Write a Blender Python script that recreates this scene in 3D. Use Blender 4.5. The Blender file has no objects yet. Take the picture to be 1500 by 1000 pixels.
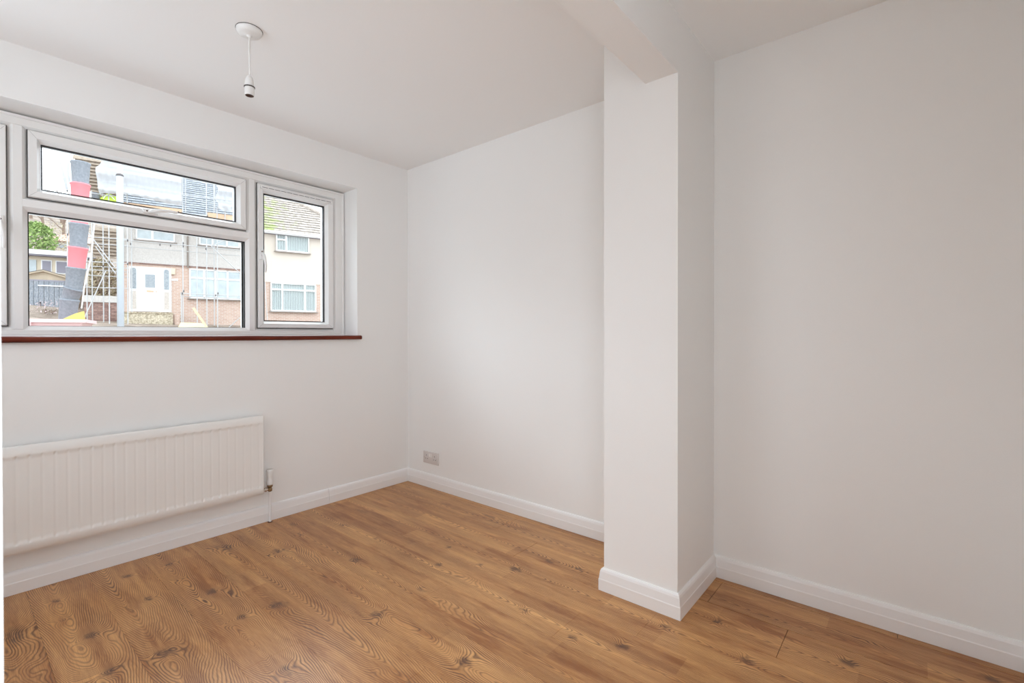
import bpy, bmesh, math, random
from mathutils import Vector, Matrix

random.seed(7)
SC = bpy.context.scene
COL = SC.collection
R = math.radians

# ------------------------------------------------------------------ camera
CAM = Vector((-2.3358, -3.0218, 1.1328))
yaw, pitch, roll, fpx, sy = 0.6992, -0.0062, -0.0013, 703.78, -6.24
fw = Vector((math.cos(yaw) * math.cos(pitch), math.sin(yaw) * math.cos(pitch), math.sin(pitch)))
r0 = Vector((math.sin(yaw), -math.cos(yaw), 0))
u0 = r0.cross(fw)
rt = r0 * math.cos(roll) + u0 * math.sin(roll)
up = -r0 * math.sin(roll) + u0 * math.cos(roll)
cd = bpy.data.cameras.new('camera')
cam = bpy.data.objects.new('camera', cd)
COL.objects.link(cam)
m = Matrix((rt, up, -fw)).transposed().to_4x4()
m.translation = CAM
cam.matrix_world = m
cd.sensor_width = 36.0
cd.lens = 36.0 * fpx / 1500.0
cd.shift_y = sy / 1500.0
cd.clip_start = 0.02
cd.clip_end = 500
cd.dof.use_dof = True
cd.dof.focus_distance = 3.6
cd.dof.aperture_fstop = 7.0
SC.camera = cam

# ------------------------------------------------------------------ world, lights, exposure
W = bpy.data.worlds.new('overcast_sky')
SC.world = W
W.use_nodes = True
bg = W.node_tree.nodes['Background']
bg.inputs[0].default_value = (0.905, 0.975, 1.06, 1)
bg.inputs[1].default_value = 3.5


def area(name, loc, target, sx, sz, power, colour):
    l = bpy.data.lights.new(name, 'AREA')
    l.shape = 'RECTANGLE'
    l.size, l.size_y = sx, sz
    l.energy = power
    l.color = colour
    o = bpy.data.objects.new(name, l)
    o.location = loc
    d = Vector(target) - Vector(loc)
    o.rotation_euler = d.to_track_quat('-Z', 'Y').to_euler()
    COL.objects.link(o)
    return o


area('daylight_over_garden', (-1.5, 4.5, 4.65), (-1.45, -0.6, 1.2), 6.0, 2.2, 480, (0.89, 0.985, 1.10))
area('fill_behind_viewer', (-2.45, -4.5, 1.0), (-1.6, -1.0, 2.1), 1.2, 1.5, 6.5, (0.90, 0.99, 1.08))  # added fill lamp, unseen behind the viewer
area('fill_from_west', (-3.9, -0.95, 1.55), (-0.8, -0.9, 2.9), 1.3, 1.0, 9.0, (0.90, 0.99, 1.08))  # added fill lamp, unseen; brightens the window half from the west

SC.view_settings.view_transform = 'Standard'
SC.view_settings.look = 'None'
SC.view_settings.gamma = 1.0
SC.view_settings.exposure = 0.0
SC.view_settings.use_curve_mapping = False
SC.cycles.max_bounces = 14
SC.cycles.diffuse_bounces = 8
SC.cycles.transparent_max_bounces = 24
SC.cycles.sample_clamp_indirect = 8.0
SC.cycles.caustics_reflective = False
SC.cycles.caustics_refractive = False


# ------------------------------------------------------------------ materials
def new_mat(name):
    mt = bpy.data.materials.new(name)
    mt.use_nodes = True
    nt = mt.node_tree
    return mt, nt, nt.nodes['Principled BSDF']


def lin(c):
    return tuple((x / 12.92 if x <= 0.04045 else ((x + 0.055) / 1.055) ** 2.4) for x in [v / 255 for v in c]) + (1,)


def N(nt, t, **kw):
    n = nt.nodes.new(t)
    for k, v in kw.items():
        setattr(n, k, v)
    return n


def noise_bump(nt, b, scale, strength, detail=3, dist=0.002):
    tc = N(nt, 'ShaderNodeNewGeometry')
    nz = N(nt, 'ShaderNodeTexNoise')
    nz.inputs['Scale'].default_value = scale
    nz.inputs['Detail'].default_value = detail
    bp = N(nt, 'ShaderNodeBump')
    bp.inputs['Strength'].default_value = strength
    bp.inputs['Distance'].default_value = dist
    nt.links.new(tc.outputs['Position'], nz.inputs['Vector'])
    nt.links.new(nz.outputs['Fac'], bp.inputs['Height'])
    nt.links.new(bp.outputs['Normal'], b.inputs['Normal'])


def mat(name, col, rough=0.5, metal=0.0, bump=None, spec=0.5, var=None):
    """col linear rgb; bump=(scale,strength,dist); var=(scale, amount) tonal mottling"""
    mt, nt, b = new_mat(name)
    c = tuple(col[:3]) + (1,)
    b.inputs['Base Color'].default_value = c
    b.inputs['Roughness'].default_value = rough
    b.inputs['Metallic'].default_value = metal
    b.inputs['Specular IOR Level'].default_value = spec
    if bump:
        noise_bump(nt, b, bump[0], bump[1], dist=bump[2])
    if var:
        g = N(nt, 'ShaderNodeNewGeometry')
        nz = N(nt, 'ShaderNodeTexNoise')
        nz.inputs['Scale'].default_value = var[0]
        nz.inputs['Detail'].default_value = 4
        mr = N(nt, 'ShaderNodeMapRange')
        mr.inputs[1].default_value, mr.inputs[2].default_value = 0.3, 0.7
        mr.inputs[3].default_value, mr.inputs[4].default_value = 1 - var[1], 1 + var[1]
        mx = N(nt, 'ShaderNodeVectorMath', operation='SCALE')
        mx.inputs[0].default_value = c[:3]
        nt.links.new(g.outputs['Position'], nz.inputs['Vector'])
        nt.links.new(nz.outputs['Fac'], mr.inputs[0])
        nt.links.new(mr.outputs[0], mx.inputs['Scale'])
        nt.links.new(mx.outputs[0], b.inputs['Base Color'])
    return mt


M = {}
M['wall'] = mat('wall_paint', (0.85, 0.845, 0.83), 0.75, bump=(160, 0.12, 0.002), spec=0.3)
M['ceiling'] = mat('ceiling_paint', (0.88, 0.875, 0.865), 0.85, bump=(120, 0.10, 0.002), spec=0.2)
M['gloss'] = mat('gloss_trim_paint', (0.84, 0.83, 0.82), 0.35)
M['upvc'] = mat('white_upvc', (0.84, 0.835, 0.82), 0.28)
M['enamel'] = mat('radiator_enamel', (0.84, 0.825, 0.795), 0.35)
M['gasket'] = mat('black_rubber', (0.012, 0.011, 0.013), 0.6)
M['joint'] = mat('shadow_gap', (0.10, 0.095, 0.09), 0.8)
M['plastic'] = mat('white_plastic', (0.80, 0.79, 0.77), 0.35)
M['socket'] = mat('socket_plastic', (0.66, 0.62, 0.60), 0.35)
M['hole'] = mat('socket_hole', (0.015, 0.013, 0.012), 0.8)
M['ring'] = mat('dark_ring_gap', (0.10, 0.085, 0.075), 0.6)
M['brown_cap'] = mat('lamp_holder_inside', (0.10, 0.055, 0.04), 0.6)
M['brass'] = mat('aged_brass', (0.30, 0.19, 0.10), 0.35, 0.9)
M['chrome'] = mat('nickel_plate', (0.75, 0.70, 0.66), 0.2, 1.0)
M['mitre'] = mat('mitre_line', (0.45, 0.43, 0.41), 0.6)
M['subfloor'] = mat('floor_underlay', (0.05, 0.03, 0.02), 0.9)


def mahogany():
    mt, nt, b = new_mat('mahogany_varnish')
    g = N(nt, 'ShaderNodeNewGeometry')
    mp = N(nt, 'ShaderNodeMapping')
    mp.inputs['Scale'].default_value = (3, 60, 60)
    nz = N(nt, 'ShaderNodeTexNoise')
    nz.inputs['Scale'].default_value = 1.5
    nz.inputs['Detail'].default_value = 5
    cr = N(nt, 'ShaderNodeValToRGB')
    cr.color_ramp.elements[0].position = 0.35
    cr.color_ramp.elements[0].color = (0.085, 0.012, 0.006, 1)
    cr.color_ramp.elements[1].position = 0.7
    cr.color_ramp.elements[1].color = (0.20, 0.035, 0.014, 1)
    nt.links.new(g.outputs['Position'], mp.inputs[0])
    nt.links.new(mp.outputs[0], nz.inputs['Vector'])
    nt.links.new(nz.outputs['Fac'], cr.inputs[0])
    nt.links.new(cr.outputs[0], b.inputs['Base Color'])
    b.inputs['Roughness'].default_value = 0.45
    b.inputs['Specular IOR Level'].default_value = 0.22
    return mt


M['mahogany'] = mahogany()


def glass(name, tint=(0.95, 0.965, 0.96), refl=0.06):
    mt, nt, b = new_mat(name)
    nt.nodes.remove(b)
    out = nt.nodes['Material Output']
    tr = N(nt, 'ShaderNodeBsdfTransparent')
    tr.inputs[0].default_value = tint + (1,)
    gl = N(nt, 'ShaderNodeBsdfGlossy')
    gl.inputs['Roughness'].default_value = 0.0
    # Schlick reflectance of one face, the same from either side
    lw = N(nt, 'ShaderNodeLayerWeight')
    lw.inputs[0].default_value = 0.5
    pw = N(nt, 'ShaderNodeMath', operation='POWER')
    pw.inputs[1].default_value = 5.0
    ma = N(nt, 'ShaderNodeMath', operation='MULTIPLY_ADD')
    ma.inputs[1].default_value, ma.inputs[2].default_value = 0.96, 0.03
    nt.links.new(lw.outputs['Facing'], pw.inputs[0])
    nt.links.new(pw.outputs[0], ma.inputs[0])
    mx = N(nt, 'ShaderNodeMixShader')
    nt.links.new(ma.outputs[0], mx.inputs[0])
    nt.links.new(tr.outputs[0], mx.inputs[1])
    nt.links.new(gl.outputs[0], mx.inputs[2])
    nt.links.new(mx.outputs[0], out.inputs[0])
    return mt


M['glass'] = glass('window_glass')


# ---- laminate planks: growth-ring lines deflected around knots
def plank_mat(name, knots, contrast, freq, tone, xc, slope):
    """knots: (x, y, ring_amp, su, sv, dark) in room coordinates."""
    mt, nt, b = new_mat(name)
    L = nt.links.new
    g = N(nt, 'ShaderNodeNewGeometry')
    P = g.outputs['Position']

    def mathn(op, a, c=None, d=None):
        n = N(nt, 'ShaderNodeMath', operation=op)
        for i, v in enumerate((a, c, d)):
            if v is None:
                continue
            if isinstance(v, (int, float)):
                n.inputs[i].default_value = v
            else:
                L(v, n.inputs[i])
        return n.outputs[0]

    def noise(scale, vec, detail=3, rough=0.5):
        mp = N(nt, 'ShaderNodeMapping')
        mp.inputs['Scale'].default_value = vec
        L(P, mp.inputs[0])
        nz = N(nt, 'ShaderNodeTexNoise')
        nz.inputs['Scale'].default_value = scale
        nz.inputs['Detail'].default_value = detail
        nz.inputs['Roughness'].default_value = rough
        L(mp.outputs[0], nz.inputs['Vector'])
        return nz.outputs['Fac']

    sx = N(nt, 'ShaderNodeSeparateXYZ')
    L(P, sx.inputs[0])
    X, Y = sx.outputs[0], sx.outputs[1]
    # plain-sawn figure: rings fold about the heart line xc, so they run out in long tongues
    dx = mathn('SUBTRACT', mathn('MULTIPLY_ADD', noise(1.0, (0.01, 1.3, 1), 2), 0.09, X), xc + 0.045)
    phi = mathn('MULTIPLY', mathn('SQRT', mathn('MULTIPLY_ADD', dx, dx, 0.00012)), freq)
    phi = mathn('MULTIPLY_ADD', Y, slope, phi)
    # slow wander of the grain along the board, and a finer shiver
    phi = mathn('ADD', phi, mathn('MULTIPLY', noise(1.0, (7, 1.7, 1), 2), 0.030 * freq))
    phi = mathn('ADD', phi, mathn('MULTIPLY', noise(1.0, (45, 6, 1), 2), 0.6))
    dark = None
    # irregular knot outlines: the position is wobbled before distances are taken
    wob = N(nt, 'ShaderNodeTexNoise')
    wob.inputs['Scale'].default_value = 34
    wob.inputs['Detail'].default_value = 3
    L(P, wob.inputs['Vector'])
    wc = N(nt, 'ShaderNodeVectorMath', operation='SUBTRACT')
    L(wob.outputs['Color'], wc.inputs[0])
    wc.inputs[1].default_value = (0.5, 0.5, 0.5)
    wm = N(nt, 'ShaderNodeVectorMath', operation='MULTIPLY')
    L(wc.outputs[0], wm.inputs[0])
    wm.inputs[1].default_value = (0.028, 0.045, 0)
    wa = N(nt, 'ShaderNodeVectorMath', operation='ADD')
    L(P, wa.inputs[0])
    L(wm.outputs[0], wa.inputs[1])
    PW_ = wa.outputs[0]
    wob2 = N(nt, 'ShaderNodeTexNoise')
    wob2.inputs['Scale'].default_value = 13
    wob2.inputs['Detail'].default_value = 1
    L(P, wob2.inputs['Vector'])
    wc2 = N(nt, 'ShaderNodeVectorMath', operation='SUBTRACT')
    L(wob2.outputs['Color'], wc2.inputs[0])
    wc2.inputs[1].default_value = (0.5, 0.5, 0.5)
    wm2 = N(nt, 'ShaderNodeVectorMath', operation='MULTIPLY')
    L(wc2.outputs[0], wm2.inputs[0])
    wm2.inputs[1].default_value = (0.03, 0.05, 0)
    wa2 = N(nt, 'ShaderNodeVectorMath', operation='ADD')
    L(P, wa2.inputs[0])
    L(wm2.outputs[0], wa2.inputs[1])
    PS_ = wa2.outputs[0]

    def dist2(src, kx, ky, su, sv):
        s = N(nt, 'ShaderNodeVectorMath', operation='SUBTRACT')
        L(src, s.inputs[0])
        s.inputs[1].default_value = (kx, ky, 0)
        q = N(nt, 'ShaderNodeVectorMath', operation='MULTIPLY')
        L(s.outputs[0], q.inputs[0])
        q.inputs[1].default_value = (1 / su, 1 / sv, 0)
        d = N(nt, 'ShaderNodeVectorMath', operation='DOT_PRODUCT')
        L(q.outputs[0], d.inputs[0])
        L(q.outputs[0], d.inputs[1])
        return d.outputs['Value']
    for (kx, ky, amp, su, sv, dk) in knots:
        e = mathn('EXPONENT', mathn('MULTIPLY', dist2(PS_, kx, ky, su, sv), -1.0))
        phi = mathn('MULTIPLY_ADD', e, amp * freq / 130.0, phi)
        if dk > 0:
            k = mathn('EXPONENT', mathn('MULTIPLY', dist2(PW_, kx, ky, su, sv), -2.6))
            k = mathn('MULTIPLY', k, dk)
            dark = k if dark is None else mathn('ADD', dark, k)
    fr = mathn('FRACT', phi)
    cr = N(nt, 'ShaderNodeValToRGB')
    els = cr.color_ramp.elements
    els[0].position, els[0].color = 0.0, (1, 1, 1, 1)
    els[1].position, els[1].color = 1.0, (0.0, 0.0, 0.0, 1)
    for pos, v in ((0.16, 0.75), (0.34, 0.22), (0.7, 0.06), (0.93, 0.55)):
        ee = els.new(pos)
        ee.color = (v, v, v, 1)
    els[len(els) - 1].color = (1, 1, 1, 1)
    L(fr, cr.inputs[0])
    line = cr.outputs[0]
    # line strength varies over the board
    lmod = N(nt, 'ShaderNodeMapRange')
    lmod.inputs[1].default_value, lmod.inputs[2].default_value = 0.35, 0.68
    lmod.inputs[3].default_value, lmod.inputs[4].default_value = 0.42, 1.0
    L(noise(1.0, (14, 2.2, 1), 2), lmod.inputs[0])
    line = mathn('MULTIPLY', mathn('MULTIPLY', line, lmod.outputs[0]), contrast)
    # tone: broad streaks + fine fibres + strip boards
    streak = noise(1.0, (22, 1.4, 1), 4)
    fibre = noise(1.0, (330, 14, 1), 3, 0.65)
    # two printed strips per plank, with their own butt ends
    cx = N(nt, 'ShaderNodeCombineXYZ')
    sxi = mathn('FLOOR', mathn('DIVIDE', mathn('ADD', X, 1.69), 0.1025))
    L(sxi, cx.inputs[0])
    yoff = mathn('MULTIPLY', mathn('SINE', mathn('MULTIPLY', sxi, 4.7)), 0.55)
    L(mathn('FLOOR', mathn('DIVIDE', mathn('ADD', Y, yoff), 0.74)), cx.inputs[1])
    wn = N(nt, 'ShaderNodeTexWhiteNoise', noise_dimensions='2D')
    L(cx.outputs[0], wn.inputs['Vector'])
    base = N(nt, 'ShaderNodeValToRGB')
    be = base.color_ramp.elements
    be[0].position, be[0].color = 0.30, tuple(v * tone for v in FLOOR_DARK) + (1,)
    be[1].position, be[1].color = 0.66, tuple(v * tone for v in FLOOR_LIGHT) + (1,)
    t = mathn('MULTIPLY_ADD', fibre, 0.38, mathn('MULTIPLY', streak, 0.42))
    t = mathn('MULTIPLY_ADD', noise(1.0, (70, 4.5, 1), 3), 0.20, t)
    # broad dark smears that follow the grain
    sm = N(nt, 'ShaderNodeMapRange')
    sm.inputs[1].default_value, sm.inputs[2].default_value = 0.52, 0.72
    sm.inputs[3].default_value, sm.inputs[4].default_value = 0.0, -0.20
    L(noise(1.0, (15, 2.6, 1), 4, 0.6), sm.inputs[0])
    t = mathn('ADD', t, sm.outputs[0])
    t = mathn('ADD', t, mathn('MULTIPLY', mathn('SUBTRACT', wn.outputs['Value'], 0.5), 0.13))
    L(t, base.inputs[0])
    mx = N(nt, 'ShaderNodeMix', data_type='RGBA')
    L(line, mx.inputs['Factor'])
    L(base.outputs[0], mx.inputs['A'])
    mx.inputs['B'].default_value = FLOOR_LINE + (1,)
    colr = mx.outputs['Result']
    if dark is not None:
        nzk = noise(1.0, (70, 38, 1), 3)
        dk = N(nt, 'ShaderNodeMapRange')
        dk.inputs[1].default_value, dk.inputs[2].default_value = 0.18, 0.62
        L(mathn('MULTIPLY', dark, mathn('ADD', mathn('MULTIPLY', nzk, 0.9), mathn('MULTIPLY', line, 0.55))), dk.inputs[0])
        m2 = N(nt, 'ShaderNodeMix', data_type='RGBA')
        L(mathn('MULTIPLY', dk.outputs[0], 0.85), m2.inputs['Factor'])
        L(colr, m2.inputs['A'])
        m2.inputs['B'].default_value = (0.085, 0.033, 0.020, 1)
        colr = m2.outputs['Result']
    L(colr, b.inputs['Base Color'])
    b.inputs['Roughness'].default_value = 0.33
    b.inputs['Specular IOR Level'].default_value = 0.45
    bp = N(nt, 'ShaderNodeBump')
    bp.inputs['Strength'].default_value = 0.12
    bp.inputs['Distance'].default_value = 0.001
    L(mathn('ADD', fibre, line), bp.inputs['Height'])
    L(bp.outputs[0], b.inputs['Normal'])
    return mt


FLOOR_LIGHT = (0.78, 0.425, 0.165)
FLOOR_DARK = (0.35, 0.130, 0.034)
FLOOR_LINE = (0.115, 0.040, 0.017)


# ------------------------------------------------------------------ mesh builder
class MB:
    def __init__(s):
        s.v, s.f, s.sm = [], [], []

    def add(s, vs, fs, smooth=False):
        o = len(s.v)
        s.v += [tuple(p) for p in vs]
        s.f += [tuple(i + o for i in f) for f in fs]
        s.sm += [smooth] * len(fs)
        return s

    def box(s, x0, x1, y0, y1, z0, z1):
        vs = [(x0, y0, z0), (x1, y0, z0), (x1, y1, z0), (x0, y1, z0), (x0, y0, z1), (x1, y0, z1), (x1, y1, z1), (x0, y1, z1)]
        return s.add(vs, [(3, 2, 1, 0), (4, 5, 6, 7), (0, 1, 5, 4), (1, 2, 6, 5), (2, 3, 7, 6), (3, 0, 4, 7)])

    def cbox(s, x0, x1, y0, y1, z0, z1, c):
        """box with all edges chamfered by c"""
        bm = bmesh.new()
        bmesh.ops.create_cube(bm, size=1)
        for v in bm.verts:
            v.co = Vector(((x0 + x1) / 2 + v.co.x * (x1 - x0), (y0 + y1) / 2 + v.co.y * (y1 - y0), (z0 + z1) / 2 + v.co.z * (z1 - z0)))
        bmesh.ops.bevel(bm, geom=list(bm.edges), offset=c, segments=2, profile=0.5, affect='EDGES')
        bm.verts.index_update()
        s.add([v.co[:] for v in bm.verts], [[v.index for v in f.verts] for f in bm.faces], True)
        bm.free()
        return s

    def prism(s, poly, axis, a, b, smooth=False):
        """poly: 2-D outline; axis 0: (y,z) swept in x, 1: (x,z) swept in y, 2: (x,y) swept in z"""
        def P(p, t):
            return (t, p[0], p[1]) if axis == 0 else ((p[0], t, p[1]) if axis == 1 else (p[0], p[1], t))
        n = len(poly)
        vs = [P(p, a) for p in poly] + [P(p, b) for p in poly]
        s.add(vs, [(i, (i + 1) % n, n + (i + 1) % n, n + i) for i in range(n)], smooth)
        return s.add(vs, [tuple(range(n))[::-1], tuple(range(n, 2 * n))])

    def tube(s, pts, rad, seg=10, cap=True, smooth=True, flat=1.0):
        pts = [Vector(p) for p in pts]
        rads = rad if isinstance(rad, (list, tuple)) else [rad] * len(pts)
        vs, fs = [], []
        ref = None
        for i, p in enumerate(pts):
            d = (pts[min(i + 1, len(pts) - 1)] - pts[max(i - 1, 0)]).normalized()
            if ref is None:
                ref = Vector((0, 0, 1)) if abs(d.z) < 0.9 else Vector((1, 0, 0))
            a = (ref - d * ref.dot(d)).normalized()
            ref = a
            c = d.cross(a)
            for k in range(seg):
                t = 2 * math.pi * k / seg
                vs.append(p + a * math.cos(t) * rads[i] + c * math.sin(t) * rads[i] * flat)
        for i in range(len(pts) - 1):
            for k in range(seg):
                fs.append((i * seg + k, i * seg + (k + 1) % seg, (i + 1) * seg + (k + 1) % seg, (i + 1) * seg + k))
        s.add(vs, fs, smooth)
        if cap:
            s.add(vs[:seg], [tuple(range(seg))[::-1]])
            s.add(vs[-seg:], [tuple(range(seg))])
        return s

    def lathe(s, prof, c, seg=32, axis='z', smooth=True):
        """prof: (radius, height) along the axis through c"""
        vs, fs = [], []
        for r, h in prof:
            for k in range(seg):
                t = 2 * math.pi * k / seg
                p = (r * math.cos(t), r * math.sin(t), h)
                if axis == 'x':
                    p = (p[2], p[0], p[1])
                elif axis == 'y':
                    p = (p[0], p[2], p[1])
                vs.append((c[0] + p[0], c[1] + p[1], c[2] + p[2]))
        for i in range(len(prof) - 1):
            for k in range(seg):
                fs.append((i * seg + k, i * seg + (k + 1) % seg, (i + 1) * seg + (k + 1) % seg, (i + 1) * seg + k))
        return s.add(vs, fs, smooth)

    def build(s, name, material, parent=None, org=(0, 0, 0), fix=True):
        me = bpy.data.meshes.new(name)
        o3 = Vector(org)
        me.from_pydata([tuple(Vector(p) - o3) for p in s.v], [], s.f)
        for p, sm in zip(me.polygons, s.sm):
            p.use_smooth = sm
        if fix:
            bm = bmesh.new()
            bm.from_mesh(me)
            bmesh.ops.recalc_face_normals(bm, faces=bm.faces)
            bm.to_mesh(me)
            bm.free()
        me.materials.append(material)
        o = bpy.data.objects.new(name, me)
        COL.objects.link(o)
        if parent is not None:
            o.parent = parent
        else:
            o.location = org
        return o


def tag(o, label=None, cat=None, kind=None, group=None):
    if label:
        o['label'] = label
    if cat:
        o['category'] = cat
    if kind:
        o['kind'] = kind
    if group:
        o['group'] = group
    return o


def empty(name, loc, label, cat, rz=0.0, kind=None, group=None):
    o = bpy.data.objects.new(name, None)
    o.location = loc
    o.rotation_euler = (0, 0, rz)
    o.empty_display_size = 0.1
    COL.objects.link(o)
    return tag(o, label, cat, kind, group)


# ================================================================== ROOM SHELL
H = 2.405
XW, YS = -3.0, -3.33           # far side wall, wall behind the camera
WX0, WX1, WZ0, WZ1 = -2.74, -0.44, 1.098, 2.163   # window opening in the left-hand wall
FY = 0.165                      # room face of the window frame
PA, PYR, PYL, BZ, BY = -0.4477, -2.2962, -1.9657, 2.1707, -2.1604

w = MB()
w.box(XW - 0.2, WX0, 0, 0.28, -0.1, H + 0.1)
w.box(WX1, 0.2, 0, 0.28, -0.1, H + 0.1)
w.box(WX0, WX1, 0, 0.28, -0.1, WZ0)
w.box(WX0, WX1, 0, 0.28, WZ1, H + 0.1)
tag(w.build('wall_north', M['wall']), 'white painted wall holding the wide window and the radiator', 'wall', 'structure')
w = MB()
w.box(0, 0.2, YS - 0.2, 0, -0.1, H + 0.1)
tag(w.build('wall_east', M['wall']), 'long white painted wall with the socket, running behind the square pillar', 'wall', 'structure')
w = MB()
w.box(XW - 0.2, XW, YS - 0.2, -1.55, -0.1, H + 0.1)
w.box(XW - 0.2, XW, -0.35, 0, -0.1, H + 0.1)
w.box(XW - 0.2, XW, -1.55, -0.35, -0.1, 1.1)  # opening made up to let the west fill lamp in
w.box(XW - 0.2, XW, -1.55, -0.35, 2.16, H + 0.1)
tag(w.build('wall_west', M['wall']), 'white painted side wall out of sight beyond the radiator, with an opening added for the fill light', 'wall', 'structure')
w = MB()
w.box(XW, -2.95, YS - 0.12, YS, -0.1, H + 0.1)
w.box(-1.85, 0, YS - 0.12, YS, -0.1, H + 0.1)
w.box(-2.95, -1.85, YS - 0.12, YS, 2.05, H + 0.1)  # opening made up to let the rear fill lamp in
tag(w.build('wall_south', M['wall']), 'white wall at the near end of the long wall, with an opening added behind the viewer for the fill light', 'wall', 'structure')
w = MB()
w.box(XW, 0, YS, 0, H, H + 0.1)
tag(w.build('ceiling', M['ceiling']), 'flat white painted ceiling', 'ceiling', 'structure')
w = MB()
w.box(PA, -0.0005, PYR, PYL, 0, H)
tag(w.build('pillar', M['wall']), 'square white painted pillar standing out from the long wall under the beam', 'pillar', 'structure')
w = MB()
w.box(XW, PA, PYR, BY, BZ, H)
tag(w.build('beam', M['wall']), 'white boxed ceiling beam running from the pillar over the room', 'beam', 'structure')
w = MB()
w.box(XW, -2.2955, PYR, BY, 0, BZ)
tag(w.build('pillar', M['wall']), 'blurred white edge of a wall stub at the very left of the view', 'pillar', 'structure')

# ---- skirting boards
SK = [(0, 0.001), (0.018, 0.001), (0.018, 0.050), (0.0165, 0.054), (0.013, 0.084), (0.010, 0.093), (0.0055, 0.098), (0, 0.099)]


def skirt(name, pts, label, kids=None):
    """profile swept along the polyline pts; the room lies to the left of the direction of travel"""
    vs, fs = [], []
    n = len(SK)
    P = [Vector((p[0], p[1])) for p in pts]
    for i, p in enumerate(P):
        d0 = (P[i] - P[i - 1]).normalized() if i else None
        d1 = (P[i + 1] - P[i]).normalized() if i < len(P) - 1 else None
        n0 = Vector((-d0.y, d0.x)) if d0 else None
        n1 = Vector((-d1.y, d1.x)) if d1 else None
        if n0 and n1:
            k = (n0 + n1)
            off = k / (1 + n0.dot(n1))
        else:
            off = n0 or n1
        for t, z in SK:
            vs.append((p.x + off.x * t, p.y + off.y * t, z))
    for i in range(len(P) - 1):
        for j in range(n - 1):
            fs.append((i * n + j, i * n + j + 1, (i + 1) * n + j + 1, (i + 1) * n + j))
    b = MB().add(vs, fs)
    b.add(vs[:n], [tuple(range(n))])
    b.add(vs[-n:], [tuple(range(n))])
    return tag(b.build(name, M['gloss'], org=(P[0].x, P[0].y, 0)), label, 'skirting board', 'structure')


o = skirt('baseboard_north', [(-0.0, 0.0), (-0.6655, 0.0)], 'short white skirting board between the corner and the joint, under the window wall')
o = skirt('baseboard_north', [(-0.6670, 0.0), (XW, 0.0)], 'white skirting board running behind the radiator pipe')
o = skirt('baseboard_east', [(0, PYL), (0, 0)], 'white skirting board below the double socket')
o = skirt('baseboard_pillar', [(0, PYR), (PA, PYR), (PA, PYL), (0, PYL)], 'white skirting board wrapped round the foot of the square pillar')
o = skirt('baseboard_alcove', [(0, YS), (0, PYR)], 'white skirting board along the wall to the right of the pillar')
o = skirt('baseboard_south', [(-1.85, YS), (0, YS)], 'white skirting board end just showing at the right edge by the floor')
o = skirt('baseboard_west', [(XW, 0), (XW, BY)], 'white skirting board on the unseen side wall')

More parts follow.
